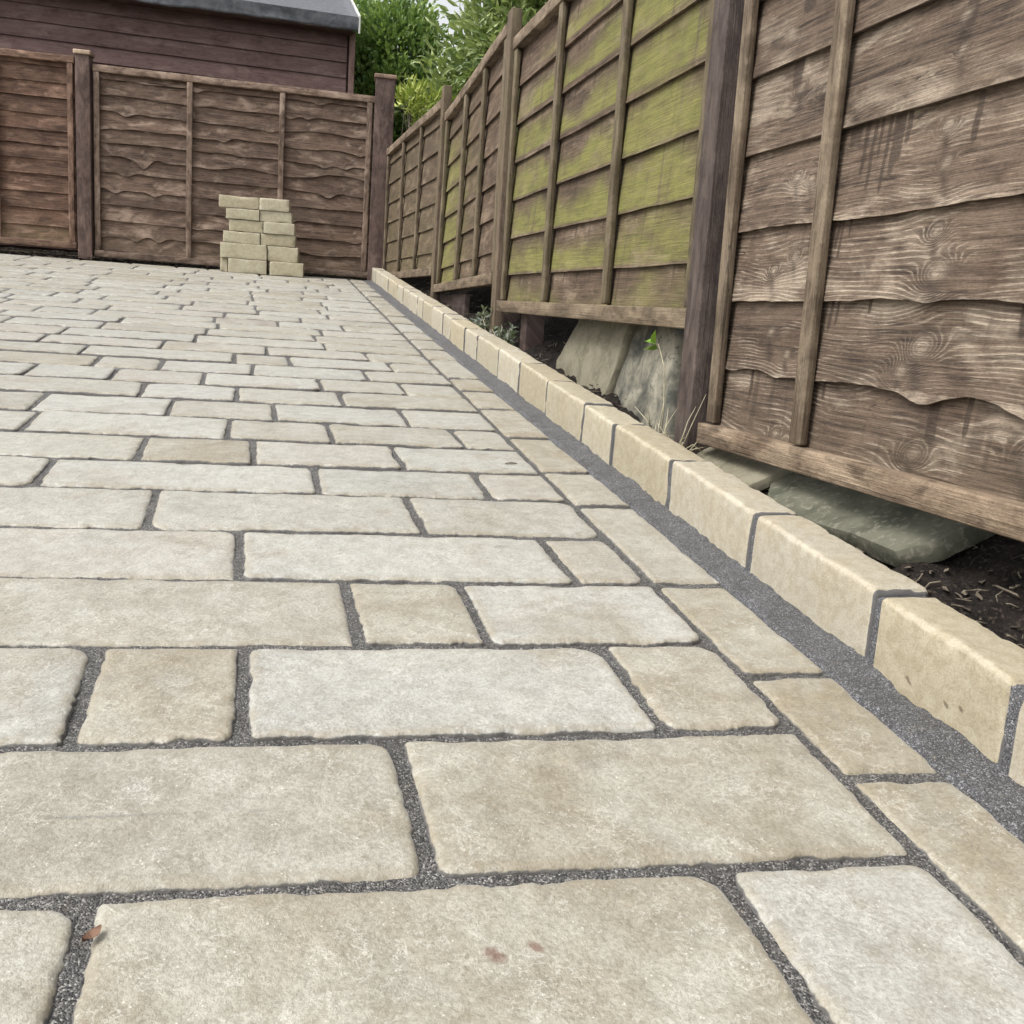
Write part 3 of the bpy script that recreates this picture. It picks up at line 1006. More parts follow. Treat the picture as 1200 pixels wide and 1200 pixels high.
def board(panel, u0, u1, vlo, vhi, seed, tone, knots=(), wave=None, Ns=60, Nt=8, algae=None, nbot=0.021, ntop=0.007, lines=0.3, drips=()):
    """feather-edged overlap board with a natural lower edge"""
    us = np.linspace(u0, u1, Ns)
    e = wave(us) if wave is not None else 0.0015 * fbm(us * 5, seed, 0, 81, 2)
    lo = vlo + e
    ts = np.linspace(0, 1, Nt)
    U, T = np.meshgrid(us, ts, indexing='ij')
    V = lo[:, None] + (vhi - lo[:, None]) * T
    cup = 0.0016 * fbm(U * 4, V * 9, seed, 83, 2)
    N = nbot + (ntop - nbot) * T + cup * (1 - T * 0.5)
    mb = MB()
    Vr = V - vlo
    dr = np.zeros(U.size)
    for (du_, dw_, dl_) in drips:
        topv = (vhi - vlo) - 0.030
        wob_ = 0.002 * noise(Vr.ravel() * 30, du_ * 50)
        dd = np.exp(-((U.ravel() - du_ - wob_) / dw_) ** 2) * sstep(topv - dl_ - 0.012, topv - dl_ + 0.012, Vr.ravel())
        dr = np.maximum(dr, dd)
    alg = algae(U.ravel(), V.ravel()) if algae is not None else None
    at = wood_attrs(U.ravel(), Vr.ravel(), seed, tone, algae=alg, vtop=np.clip(Vr / (vhi - vlo - 0.03), 0, 1).ravel(),
                    knots=[(a, b - vlo, c) for a, b, c in knots], amp=0.028, lines=lines, drip=dr)
    mb.add(panel.map(U.ravel(), V.ravel(), N.ravel()), grid_faces(Ns, Nt), **at)
    # sawn lower edge and back
    U2 = np.stack([us, us, us, us], 1)
    V2 = np.stack([lo, lo + 0.0005, lo + 0.0005, np.full(Ns, vhi)], 1)
    N2 = np.stack([N[:, 0], N[:, 0] - 0.006, N[:, 0] - 0.0125, np.full(Ns, ntop - 0.004)], 1)
    at = wood_attrs(U2.ravel(), (V2 - vlo).ravel(), seed + 0.4, np.asarray(tone) * 0.9)
    mb.add(panel.map(U2.ravel(), V2.ravel(), N2.ravel()), grid_faces(Ns, 4)[:, ::-1], **at)
    return mb


def post_obj(name, base, top, hx, hy, parent, seed, tone, cap=False, algae=0.0, captone=(1.5, 1.4, 1.3), yaw=0.0, mat=None):
    """square post between two points"""
    base, top = np.array(base, float), np.array(top, float)
    H = top[2] - base[2]
    v, f = rbox(hx, hy, H / 2, 0.003, 2, 2, 16, 1)
    z = v[:, 2] + H / 2
    k = (z / H)[:, None]
    ca, sa = math.cos(yaw), math.sin(yaw)
    xy = np.stack([v[:, 0] * ca - v[:, 1] * sa, v[:, 0] * sa + v[:, 1] * ca], 1)
    P = np.column_stack([xy, np.zeros(len(v))]) + base * (1 - k) + top * k
    ag = np.clip(algae * (0.6 + 0.6 * fbm(v[:, 0] * 20, v[:, 1] * 20, z * 3, 9)), 0, 1)
    at = wood_attrs(z, v[:, 0] + v[:, 1] * 1.3, seed, tone, algae=ag, amp=0.006)
    mb = MB()
    mb.add(P, f, **at)
    o = mb.obj(name, mat or M_POST, parent)
    if cap:
        v, f = rbox(hx + 0.010, hy + 0.010, 0.014, 0.006, 2, 2, 1, 2)
        v[:, 2] += np.where(v[:, 2] > 0, 0.006 * (1 - np.maximum(abs(v[:, 0]) / (hx + .01), abs(v[:, 1]) / (hy + .01))), 0)
        v[:, :2] = np.stack([v[:, 0] * ca - v[:, 1] * sa, v[:, 0] * sa + v[:, 1] * ca], 1)
        at = wood_attrs(v[:, 0], v[:, 1], seed + 2, captone, amp=0.004)
        mb = MB()
        mb.add(v + top + np.array([0, 0, 0.0142]), f, **at)
        mb.obj('post_cap', M_WOOD, o)
    return o


# ------------------------------------------------------------------ right fence
def fx(y, z, off=0.0):
    return (fence_x(y) + 0.040 + off, y, z)


right_fence = empty('lap_fence', (fence_x(3.8), 3.8, 0.36))
tag(right_fence, 'long weathered lap board fence stepping uphill on the right beside the kerb', 'fence')
RFI = right_fence.matrix_world  # identity rotation; children are placed in world space below


def keep_world(o, parent):
    o.matrix_parent_inverse = Matrix.Translation(-Vector(parent.location))


def right_panel(BL, BR, TL, TR, battens, edges, tones, algae_fn, label, seed, knots={}, waves={}, Ns=60, Nt=8, rail_alg=0.2, railtone=(1, 1, 1), top_rail=True, lines=None, battone=0.86, drips={}):
    pn = Panel(BL, BR, TL, TR, -1)
    if pn.n[0] > 0:
        pn.n = -pn.n
    W, H = pn.W, pn.H
    p = empty('fence_panel', (0, 0, 0), right_fence)
    keep_world(p, right_fence)
    p['label'] = label
    for k in range(len(edges)):
        lo = edges[k]
        hi = (edges[k + 1] + 0.030) if k + 1 < len(edges) else H - 0.006
        if hi - lo < 0.02:
            continue
        ks = knots.get(k, [(random.Random(seed * 50 + k + q).uniform(0.05, W - 0.05), lo + random.Random(seed * 70 + k + q).uniform(0.04, 0.11),
                            random.Random(seed * 90 + k + q).uniform(0.008, 0.016)) for q in range(4)])
        b = board(pn, 0.006, W - 0.006, lo, hi, seed + k * 1.9, np.array(tones) * random.Random(seed + k).uniform(0.86, 1.12), ks, waves.get(k), Ns, Nt, algae_fn, lines=lines[k] if lines else 0.25, drips=drips.get(k, ()))
        b.obj('board', M_WOOD, p)
    for bi, (u0, u1) in enumerate(battens):
        v, f, at = timber_box(pn, u0, u1, 0.0475, H - (0.047 if top_rail else 0), 0.0225, 0.040, seed + 20 + bi, np.array((1.0, 0.98, 0.92)) * battone, True, 0.12 + rail_alg * 1.1)
        mb = MB()
        mb.add(v, f, **at)
        mb.obj('batten', M_WOOD, p)
    v, f, at = timber_box(pn, -0.004, W + 0.004, 0.0, 0.044, 0.004, 0.050, seed + 31, railtone, False, rail_alg, 24, 0.003, 0.002)
    mb = MB()
    mb.add(v, f, **at)
    mb.obj('bottom_rail', M_WOOD, p)
    if top_rail:
        v, f, at = timber_box(pn, 0.0, W, H - 0.045, H, 0.004, 0.044, seed + 33, (1.05, 1.02, 0.97), False, rail_alg * 0.3, 24)
        mb = MB()
        mb.add(v, f, **at)
        mb.obj('top_rail', M_WOOD, p)
    return p


# nearest panel (knotty, brown); u = 0 at its far end
kD = {
    0: [(0.26, 0.055, 0.013), (0.66, 0.075, 0.020), (0.90, 0.10, 0.028), (1.3, 0.08, 0.02)],
    1: [(0.20, 0.245, 0.014), (0.27, 0.205, 0.012), (0.645, 0.235, 0.026), (0.61, 0.195, 0.016), (0.96, 0.23, 0.022)],
    2: [(0.19, 0.36, 0.012), (0.26, 0.385, 0.011), (0.645, 0.405, 0.016), (0.665, 0.345, 0.024), (1.2, 0.37, 0.02)],
    3: [(0.24, 0.53, 0.012), (0.29, 0.52, 0.010), (0.640, 0.555, 0.014), (0.650, 0.500, 0.012), (1.25, 0.52, 0.02)],
    4: [(0.22, 0.69, 0.013), (0.30, 0.67, 0.010), (0.650, 0.705, 0.014), (0.655, 0.655, 0.010), (1.2, 0.68, 0.02)],
}


def wD1(u):
    return 0.008 * np.exp(-((u - 0.16) / 0.05) ** 2) + 0.002 - 0.004 * np.exp(-((u - 0.24) / 0.03) ** 2) \
        + 0.004 * np.exp(-((u - 0.50) / 0.1) ** 2) - 0.014 * np.exp(-((u - 0.67) / 0.045) ** 2) + 0.005 * np.exp(-((u - 0.77) / 0.06) ** 2) \
        - 0.028 * sstep(0.80, 0.95, u) + 0.0015 * fbm(u * 26, 3.3, 0, 85, 3)


def wD2(u):
    return 0.002 - 0.005 * np.exp(-((u - 0.65) / 0.03) ** 2) + 0.003 * np.exp(-((u - 0.55) / 0.06) ** 2) - 0.016 * sstep(0.78, 0.95, u) + 0.0014 * fbm(u * 24, 5.3, 0, 86, 3)


def wD3(u):
    return 0.0035 * np.sin(u * 9) - 0.004 * sstep(0.6, 0.9, u) + 0.0012 * fbm(u * 24, 6.3, 0, 87, 3)


def algD(u, v):
    return 0.16 * np.exp(-((v - 0.05) / 0.05) ** 2) + 0.0 * u


hb = 0.259
right_panel(fx(1.935, hb), fx(0.12, 0.255), fx(1.970, 1.300), fx(0.14, 1.290),
            [(0.008, 0.043), (0.345, 0.383), (0.965, 1.003), (1.40, 1.438), (1.775, 1.812)],
            [0.004, 0.161, 0.301, 0.440, 0.591, 0.743, 0.890], (1.0, 1.0, 1.0), algD,
            'nearest panel, knotty bare brown boards with wavy lower edges', 3, kD, {1: wD1, 2: wD2, 3: wD3}, 440, 26, 0.08, (1.05, 1.0, 0.92), True, [1, 1, 1, 0.6, 0.35, 0.35, 0.35],
            drips={3: [(0.400, 0.010, 0.035), (0.415, 0.012, 0.028), (0.440, 0.007, 0.085), (0.462, 0.006, 0.110), (0.478, 0.005, 0.060), (0.500, 0.006, 0.118), (0.517, 0.008, 0.095), (0.528, 0.012, 0.075), (0.548, 0.007, 0.050), (0.70, 0.008, 0.07)],
                   2: [(0.388, 0.005, 0.05), (0.398, 0.004, 0.07), (0.42, 0.005, 0.03), (0.85, 0.008, 0.06)],
                   1: [(0.392, 0.006, 0.05), (0.41, 0.005, 0.04), (0.50, 0.005, 0.02), (0.84, 0.010, 0.05), (0.88, 0.006, 0.07)],
                   0: [(0.395, 0.006, 0.03), (0.69, 0.014, 0.07), (0.76, 0.007, 0.05), (0.14, 0.007, 0.05)],
                   4: [(0.20, 0.020, 0.05), (0.66, 0.015, 0.06), (0.75, 0.05, 0.03)], 5: [(0.22, 0.025, 0.07), (0.55, 0.09, 0.03), (0.66, 0.02, 0.06)]})


# green panel
def algC(u, v):
    W = 1.73
    ph = ((v - 0.0) % 0.1466) / 0.1466
    band = 1 - sstep(0.15, 1.0, ph + 0.30 * fbm(u * 4, v * 1.5, 0, 91, 3))
    side = 0.50 + 0.55 * np.exp(-((u - 0.60) / 0.55) ** 2)
    top = sstep(1.06, 0.80, v + 0.25 * (0.6 - u)) * 0.85 + 0.15
    lowf = 0.75 + 0.25 * sstep(0.05, 0.2, v)
    bay3 = np.exp(-((u - 1.5) / 0.4) ** 2) * 0.30 * (0.5 + 0.5 * sstep(0.05, 0.35, v))
    return np.clip((band * side * 1.15 + bay3 + 0.16) * top * lowf, 0, 1.1)


right_panel(fx(3.800, 0.532), fx(2.060, 0.500), fx(3.830, 1.545), fx(2.085, 1.575),
            [(0.010, 0.045), (0.560, 0.598), (1.150, 1.188), (1.700, 1.735)],
            [0.004, 0.145, 0.287, 0.430, 0.573, 0.717, 0.860], (0.80, 0.74, 0.72), algC,
            'panel heavily coated in yellow green algae', 9, {}, {}, 260, 16, 0.30, (0.82, 0.78, 0.72), battone=0.66,
            drips={k: [(q * 0.085 + 0.05 * ((k * 7 + q * 3) % 5) / 5, 0.004 + 0.004 * ((k + q) % 3) / 3, 0.03 + 0.08 * ((k * 5 + q * 7) % 11) / 11) for q in range(20) if (k * 3 + q * 5) % 4 != 1] for k in range(7)})


def algB(u, v):
    ph = (v % 0.140) / 0.140
    band = 1 - sstep(0.15, 1.0, ph + 0.2 * fbm(u * 5, v * 2, 0, 92, 2))
    return np.clip((np.exp(-((u - 0.05) / 0.5) ** 2) * (0.55 + 0.6 * band)) * sstep(0.95, 0.55, v) + 0.22, 0, 1)


right_panel(fx(5.190, 0.624), fx(3.930, 0.639), fx(5.150, 1.515), fx(3.950, 1.630),
            [(0.010, 0.045), (0.460, 0.498), (0.850, 0.888), (1.215, 1.250)],
            [0.004, 0.130, 0.262, 0.396, 0.530, 0.665, 0.800], (0.80, 0.73, 0.70), algB,
            'panel streaked with green algae at its far end only', 15, {}, {}, 70, 10, 0.28, (0.82, 0.78, 0.72), battone=0.68)


def algA(u, v):
    return np.clip(0.36 + 0.18 * np.exp(-(v / 0.25) ** 2) + 0.1 * fbm(u * 3, v * 3, 0, 93, 2), 0, 1)


right_panel(fx(7.350, 0.745), fx(5.300, 0.715), fx(7.365, 1.665), fx(5.240, 1.605),
            [(0.010, 0.045), (0.72, 0.758), (1.37, 1.408), (2.005, 2.04)],
            [0.004, 0.130, 0.262, 0.396, 0.530, 0.665, 0.800], (0.78, 0.74, 0.70), algA,
            'farthest panel, grey brown boards dulled by thin algae', 23, {}, {}, 70, 10, 0.16, (0.8, 0.78, 0.72), battone=0.72)

RP = [((fence_x(2.0) + 0.020, 2.003, 0.16), (fence_x(2.0) + 0.020, 2.033, 1.62), 0.0),
      ((fence_x(3.86) + 0.012, 3.862, 0.33), (fence_x(3.86) + 0.012, 3.892, 1.660), 0.5),
      ((fence_x(5.25) + 0.012, 5.240, 0.48), (fence_x(5.25) + 0.010, 5.195, 1.650), 0.5),
      ((fence_x(0.06) + 0.020, 0.055, -0.05), (fence_x(0.06) + 0.020, 0.055, 1.36), 0.0)]
for i, (b, t_, ag) in enumerate(RP):
    o = post_obj('fence_post', b, t_, 0.0375 if i in (0, 3) else 0.021, 0.0375, right_fence, 40 + i, (1, 1, 1) if i in (0, 3) else (1.5, 1.4, 1.15), False, ag)
    keep_world(o, right_fence)

# ------------------------------------------------------------------ back fence
back_fence = empty('waney_fence', (-0.3, back_y(-0.3), 0.74))
tag(back_fence, 'low brown waney board fence across the far end of the paving', 'fence')


def by(x, z, off=0.0):
    return (x, back_y(x) + 0.040 + off, z)


def back_panel(x0, x1, zb0, zb1, zt0, zt1, battens, nb, wavy, tone, seed, label, alg):
    pn = Panel(by(x0, zb0), by(x1, zb1), by(x0, zt0), by(x1, zt1), -1)
    if pn.n[1] > 0:
        pn.n = -pn.n
    W, H = pn.W, pn.H
    p = empty('fence_panel', (0, 0, 0), back_fence)
    keep_world(p, back_fence)
    p['label'] = label
    r = random.Random(seed)
    edges = [0.004 + 0.04]
    while edges[-1] < H - 0.13:
        edges.append(edges[-1] + (H - 0.09) / nb * r.uniform(0.86, 1.14))
    for k, lo in enumerate(edges):
        hi = (edges[k + 1] + 0.034) if k + 1 < len(edges) else H - 0.006
        ks = [(r.uniform(0.05, W - 0.05), lo + r.uniform(0.02, 0.07), r.uniform(0.008, 0.015)) for _ in range(4)]
        s_ = r.uniform(0, 50)
        if wavy:
            def wave(u, s_=s_, ks=ks):
                e = (0.006 + 0.014 * ((s_ * 7.3) % 1.0)) * fbm(u * (1.6 + (s_ * 3.1) % 1.6), s_, 0, 95, 3) + 0.003 * fbm(u * 9, s_, 0, 96, 2)
                for (ku, kv, kr) in ks[:2]:
                    e = e - (0.004 + 14 * (kr - 0.008) * 0.25) * np.exp(-((u - ku) / (0.02 + kr * 1.6)) ** 2) + 0.005 * np.exp(-((u - ku - 0.08) / 0.05) ** 2)
                return e
        else:
            def wave(u, s_=s_):
                return 0.003 * fbm(u * 3, s_, 0, 95, 2)
        b = board(pn, 0.006, W - 0.006, lo, hi, seed + k * 1.7, np.array(tone) * r.uniform(0.82, 1.14), ks, wave, 110 if wavy else 40, 9,
                  alg, 0.025 if wavy else 0.021)
        b.obj('board', M_WOOD, p)
    for bi, (u0, u1) in enumerate(battens):
        v, f, at = timber_box(pn, u0, u1, 0.0475, H - 0.047, 0.0285, 0.044, seed + 20 + bi, np.array(tone) * 1.02, True, 0.05, 10)
        mb = MB()
        mb.add(v, f, **at)
        mb.obj('batten', M_WOOD, p)
    for nm, a, b, tn in (('bottom_rail', 0.0, 0.045, 0.82), ('top_rail', H - 0.045, H, 1.22)):
        v, f, at = timber_box(pn, 0, W, a, b, 0.004, 0.046, seed + 31 + a, np.array(tone) * tn, False, 0.05, 20)
        mb = MB()
        mb.add(v, f, **at)
        mb.obj(nm, M_WOOD, p)
    return p


def alg_none(u, v):
    return 0.03 + 0.30 * np.exp(-(v / 0.18) ** 2) + 0.0 * u


def alg_left(u, v):
    return 0.03 + 0.45 * np.exp(-((v - 0.08) / 0.10) ** 2) + 0.0 * u


back_panel(-1.226, 0.692, 0.760, 0.752, 2.046, 2.026, [(0.005, 0.043), (0.625, 0.663), (1.260, 1.298), (1.872, 1.910)], 12, True,
           (1.06, 0.98, 1.00), 5, 'panel of wavy grey brown boards behind the block stack', alg_none)
back_panel(-3.20, -1.345, 0.805, 0.800, 2.095, 2.082, [(0.005, 0.043), (0.60, 0.638), (1.325, 1.363), (1.815, 1.853)], 11, False,
           (1.05, 0.84, 0.80), 13, 'panel of straight reddish brown boards at the left edge', alg_left)
yb_ = back_y(-1.286)
post_obj('fence_post', (-1.286, yb_ + 0.020, 0.62), (-1.288, yb_ + 0.020, 2.095), 0.047, 0.047, back_fence, 61, (1.35, 1.2, 1.15), True, 0.0, (1.7, 1.6, 1.55), -0.1)
yb_ = back_y(0.76)
post_obj('fence_post', (0.757, yb_ + 0.055, 0.66), (0.762, yb_ + 0.055, 2.150), 0.070, 0.070, back_fence, 63, (1.30, 1.15, 1.12), True, 0.0, (1.4, 1.25, 1.2), -0.1)
for ch in back_fence.children:
    keep_world(ch, back_fence)


# ------------------------------------------------------------------ shed
def build_shed():
    X0, X1, Y0, Y1 = -4.6, 0.560, 8.20, 10.6
    zb, ze = 0.70, 2.63
    shed = empty('garden_shed', ((X0 + X1) / 2, Y0, zb))
    tag(shed, 'brown horizontally clad garden shed with grey felt roof behind the back fence', 'shed')
    inv = Matrix.Translation(-Vector(shed.location))

    def add(o):
        o.parent = shed
        o.matrix_parent_inverse = inv
        return o
    # core walls
    v, f = rbox((X1 - X0) / 2 - 0.02, (Y1 - Y0) / 2 - 0.02, (ze - zb) / 2, 0.004, 1, 1, 1, 1)
    v += np.array([(X0 + X1) / 2, (Y0 + Y1) / 2, (ze + zb) / 2])
    mb = MB()
    mb.add(v, f, **wood_attrs(v[:, 0], v[:, 2], 3.0, (0.8, 0.8, 0.8)))
    wall = add(mb.obj('wall', M_SHED))
    pf = Panel((X0, Y0, zb), (X1 - 0.035, Y0, zb), (X0, Y0, ze), (X1 - 0.035, Y0, ze), -1)
    if pf.n[1] > 0:
        pf.n = -pf.n
    ps = Panel((X1, Y0 + 0.02, zb), (X1, Y1, zb), (X1, Y0 + 0.02, ze), (X1, Y1, ze), -1)
    if ps.n[0] < 0:
        ps.n = -ps.n
    n = 17
    ex = (ze - zb) / n
    r = random.Random(8)
    for pn, nm in ((pf, 11), (ps, 12)):
        for k in range(n):
            lo = k * ex
            mb = board(pn, 0.0, pn.W, lo, lo + ex + (0.012 if k < n - 1 else 0), nm + k * 1.3, np.array((1.0, 1.0, 1.0)) * r.uniform(0.86, 1.12), (), None, 50, 4, None, 0.016, 0.003)
            mb.obj('cladding_board', M_SHED, wall)
    # corner trim
    v, f = rbox(0.022, 0.024, (ze - zb) / 2, 0.003, 1, 1, 6, 1)
    v += np.array([X1 + 0.004, Y0 - 0.006, (ze + zb) / 2])
    mb = MB()
    mb.add(v, f, **wood_attrs(v[:, 2], v[:, 0] + v[:, 1], 5.0, (1.1, 1.05, 1.0)))
    add(mb.obj('corner_trim', M_SHED))
    # felted roof: two slopes, ridge along x
    ov, th = 0.16, 0.03
    ye, yr = Y0 - ov, (Y0 + Y1) / 2
    ze0, zr = 2.70, 3.25
    xs = np.linspace(X0 - 0.1, X1 + 0.035, 60)
    for (ya, yb2) in ((ye, yr), (Y1 + ov, yr)):
        ts = np.linspace(0, 1, 12)
        Xg, T = np.meshgrid(xs, ts, indexing='ij')
        Yg = ya + (yb2 - ya) * T
        Zg = ze0 + (zr - ze0) * T + 0.004 * fbm(Xg * 3, Yg * 3, 0, 33, 2)
        top = np.stack([Xg, Yg, Zg], -1).reshape(-1, 3)
        bot = top - np.array([0, 0, th])
        fs = list(grid_faces(60, 12)) + [q[::-1] for q in grid_faces(60, 12, 720)]
        for j in range(11):
            for i in (0, 59):
                a = i * 12 + j
                fs.append([a, a + 1, a + 721, a + 720])
        o = add(mesh_obj('roof_slope', np.concatenate([top, bot]), fs, M_FELT))
    # felt folded down over the eave, sagging a little
    ts = np.linspace(0, 1, 7)
    Xg, T = np.meshgrid(xs, ts, indexing='ij')
    drop = 0.105 + 0.014 * fbm(xs * 2.4, 1.0, 0, 35, 3)
    Zg = ze0 + 0.002 - drop[:, None] * T
    Yg = ye - 0.008 + 0.010 * np.sin(T * 2.2) * fbm(Xg * 4, T * 2, 0, 37, 2) + 0.012 * T
    fr = np.stack([Xg, Yg, Zg], -1).reshape(-1, 3)
    bk = fr + np.array([0, 0.012, 0])
    fs = list(grid_faces(60, 7)) + [q[::-1] for q in grid_faces(60, 7, 420)]
    for i in range(59):
        a, b = i * 7 + 6, (i + 1) * 7 + 6
        fs.append([a, b, b + 420, a + 420])
    add(mesh_obj('felt_edge', np.concatenate([fr, bk]), fs, M_FELT_EDGE))
    # soffit board closing the eave
    v, f = rbox((X1 - X0) / 2, ov / 2, 0.012, 0.003, 4, 1, 1, 1)
    v += np.array([(X0 + X1) / 2, Y0 - ov / 2 + 0.014, 2.615])
    mb = MB()
    mb.add(v, f, **wood_attrs(v[:, 0], v[:, 1], 6.0, (0.8, 0.8, 0.8)))
    add(mb.obj('soffit', M_SHED))
    # pale strip closing the verge
    ya = np.linspace(0, 1, 8)
    for (y1, y2) in ((ye - 0.012, yr), (Y1 + ov, yr)):
        yy = y1 + (y2 - y1) * ya
        zz = ze0 + (zr - ze0) * ya
        ring = [(0.037, 0.012), (0.049, 0.012), (0.049, -0.115), (0.037, -0.115)]
        v = np.concatenate([np.stack([np.full(8, X1 + a), yy, zz + b], 1) for a, b in ring])
        fs = list(grid_faces(4, 8)) + [[i, i + 1, 24 + i + 1, 24 + i] for i in range(7)] + [[0, 8, 16, 24], [7, 15, 23, 31]]
        add(mesh_obj('verge_trim', v, fs, M_TRIM, smooth=False))


build_shed()


# ------------------------------------------------------------------ stack of spare blocks
STACK = [  # x0,x1,z0,z1, yoff
    (-0.296, -0.036, 0.713, 0.808, 0.0, 'spare cream block, left one of the bottom course of the stack'),
    (-0.015, 0.215, 0.715, 0.808, 0.0, 'spare cream block, right one of the bottom course of the stack'),
    (-0.350, -0.035, 0.8095, 0.9125, 0.0, 'long spare cream block, left one of the second course from the ground'),
    (-0.031, 0.178, 0.8095, 0.9125, 0.01, 'spare cream block, right one of the second course from the ground'),
    (-0.332, -0.084, 0.914, 0.990, 0.0, 'spare cream block, left one of the third course from the ground'),
    (-0.080, 0.157, 0.914, 0.992, 0.01, 'spare cream block, right one of the third course from the ground'),
    (-0.293, -0.065, 0.9935, 1.070, 0.008, 'spare cream block, left one of the fourth course from the ground'),
    (-0.061, 0.149, 0.9935, 1.072, 0.0, 'spare cream block, right one of the fourth course from the ground'),
    (-0.314, -0.090, 1.0735, 1.144, 0.0, 'spare cream block, left one of the course below the top of the stack'),
    (-0.087, 0.130, 1.0735, 1.146, 0.01, 'spare cream block, right one of the course below the top of the stack'),
    (-0.364, -0.097, 1.1475, 1.226, 0.0, 'topmost left spare cream block, overhanging the left side of the stack'),
    (-0.094, 0.110, 1.1475, 1.230, 0.0, 'topmost right spare cream block of the stack against the back fence'),
    (-0.350, -0.300, 0.713, 0.808, 0.03, 'short end of a spare cream block at the left foot of the stack'),
]
for i, (x0, x1, z0, z1, yo, lab) in enumerate(STACK):
    L = x1 - x0
    D = 0.135
    v, f, edge = block_mesh(L, D, z1 - z0, 100 + i * 2.7, 8, 0.0032, 0.0010)
    v = np.stack([v[:, 1], -v[:, 0], v[:, 2]], 1)
    ang = -0.09 + random.Random(i + 5).uniform(-0.03, 0.03)
    ca, sa = math.cos(ang), math.sin(ang)
    v = np.stack([v[:, 0] * ca - v[:, 1] * sa, v[:, 0] * sa + v[:, 1] * ca, v[:, 2]], 1)
    xc = (x0 + x1) / 2
    mb = MB()
    mb.add(v, f, edge=edge, tone=0.92 * np.array(random.Random(i).choice([(0.50, 0.465, 0.34), (0.52, 0.485, 0.37), (0.48, 0.44, 0.315)])), pid=float(50 + i))
    o = mb.obj('walling_block', M_BLOCK, loc=(xc, 7.2 + 0.09 + D / 2 - 0.09 + yo - 0.1 * xc, (z0 + z1) / 2))
    tag(o, lab, 'block', 'spare walling blocks stacked against the back fence')


# ------------------------------------------------------------------ leaning stones and bits under the right fence
def slab(name, poly, normal, th, mat, label, cat='stone slab', seed=0, nsub=7):
    """irregular flat stone from a 3D outline, thickened along -normal"""
    poly = np.array(poly, float)
    nrm = np.array(normal, float)
    nrm /= np.linalg.norm(nrm)
    pts = []
    m = len(poly)
    for i in range(m):
        a, b = poly[i], poly[(i + 1) % m]
        for j in range(nsub):
            pts.append(a + (b - a) * j / nsub)
    pts = np.array(pts)
    cen = pts.mean(0)
    w = 1 + 0.014 * fbm(pts[:, 1] * 30, pts[:, 2] * 30, seed, 7, 4)
    pts = cen + (pts - cen) * w[:, None]
    # flatten in the plane
    pts = pts - ((pts - cen) @ nrm)[:, None] * nrm
    n = len(pts)
    rings = [(1.0, -th), (1.012, -th * 0.5), (0.997, -0.003), (0.985, 0.0), (0.8, 0.0), (0.6, 0.0), (0.4, 0.0), (0.2, 0.0)]
    v = []
    for s_, d in rings:
        q = cen + (pts - cen) * s_
        dz = 0.004 * fbm(q[:, 1] * 14, q[:, 2] * 14, seed, 13, 3)
        if d < -0.001:
            dz = dz * 0.5
        v.append(q + nrm * (d + dz)[:, None])
    f = []
    for r_ in range(len(rings) - 1):
        for j in range(n):
            f.append([r_ * n + j, r_ * n + (j + 1) % n, (r_ + 1) * n + (j + 1) % n, (r_ + 1) * n + j])
    f.append([(len(rings) - 1) * n + j for j in range(n)])
    f.append(list(range(n))[::-1])
    o = mesh_obj(name, np.concatenate(v), f, mat)
    o.data.set_sharp_from_angle(angle=R_(38))
    tag(o, label, cat)
    return o


slab('stone_slab', [(0.985, 3.03, 0.55), (0.985, 2.55, 0.56), (0.92, 2.66, 0.21), (0.885, 3.10, 0.25), (0.92, 3.17, 0.38)], (-1, 0, 0.20), 0.035, M_SLAB,
     'pale olive flagstone leaning under the green panel, next to the dark soil hollow', seed=1)
slab('stone_slab', [(0.995, 2.62, 0.55), (0.985, 2.30, 0.55), (0.93, 2.10, 0.20), (0.92, 2.62, 0.24), (0.935, 2.66, 0.36)], (-1, 0.05, 0.20), 0.03, M_SLAB_DARK,
     'flagstone with black stained top half leaning under the green panel', seed=2)
slab('stone_slab', [(1.03, 2.42, 0.54), (1.03, 2.06, 0.54), (1.005, 2.04, 0.26), (1.005, 2.40, 0.26)], (-1, 0, 0.1), 0.03, M_SLAB,
     'pale flagstone standing upright behind the bright green seedling', seed=3)
slab('stone_slab', [(1.06, 1.83, 0.275), (1.10, 1.20, 0.282), (0.965, 1.205, 0.212), (0.915, 1.235, 0.192), (0.893, 1.60, 0.190)], (-0.45, -0.05, 0.9), 0.030, M_SLAB_GREEN,
     'green grey flagstone lying tilted under the nearest fence panel', seed=4)
slab('stone_slab', [(1.02, 1.99, 0.29), (1.05, 1.66, 0.29), (0.885, 1.66, 0.205), (0.880, 1.96, 0.215)], (-0.42, 0, 0.9), 0.022, M_SLAB,
     'smaller pale flagstone lying beside the dark post under the nearest fence panel', seed=5)


def simple_timber(name, x0, x1, y0, y1, z0, z1, label, cat, seed, tone=(1, 1, 1)):
    v, f = rbox((x1 - x0) / 2, (y1 - y0) / 2, (z1 - z0) / 2, 0.004, 3, 6, 3, 1)
    v += np.array([(x0 + x1) / 2, (y0 + y1) / 2, (z0 + z1) / 2])
    v += 0.002 * np.stack([fbm(v[:, 1] * 9, v[:, 2] * 9, seed), fbm(v[:, 0] * 9, v[:, 2] * 9, seed + 3), fbm(v[:, 1] * 9, v[:, 0] * 9, seed + 6)], 1)
    mb = MB()
    mb.add(v, f, **wood_attrs(v[:, 1], v[:, 2] + v[:, 0], seed, tone))
    return tag(mb.obj(name, M_POST), label, cat)


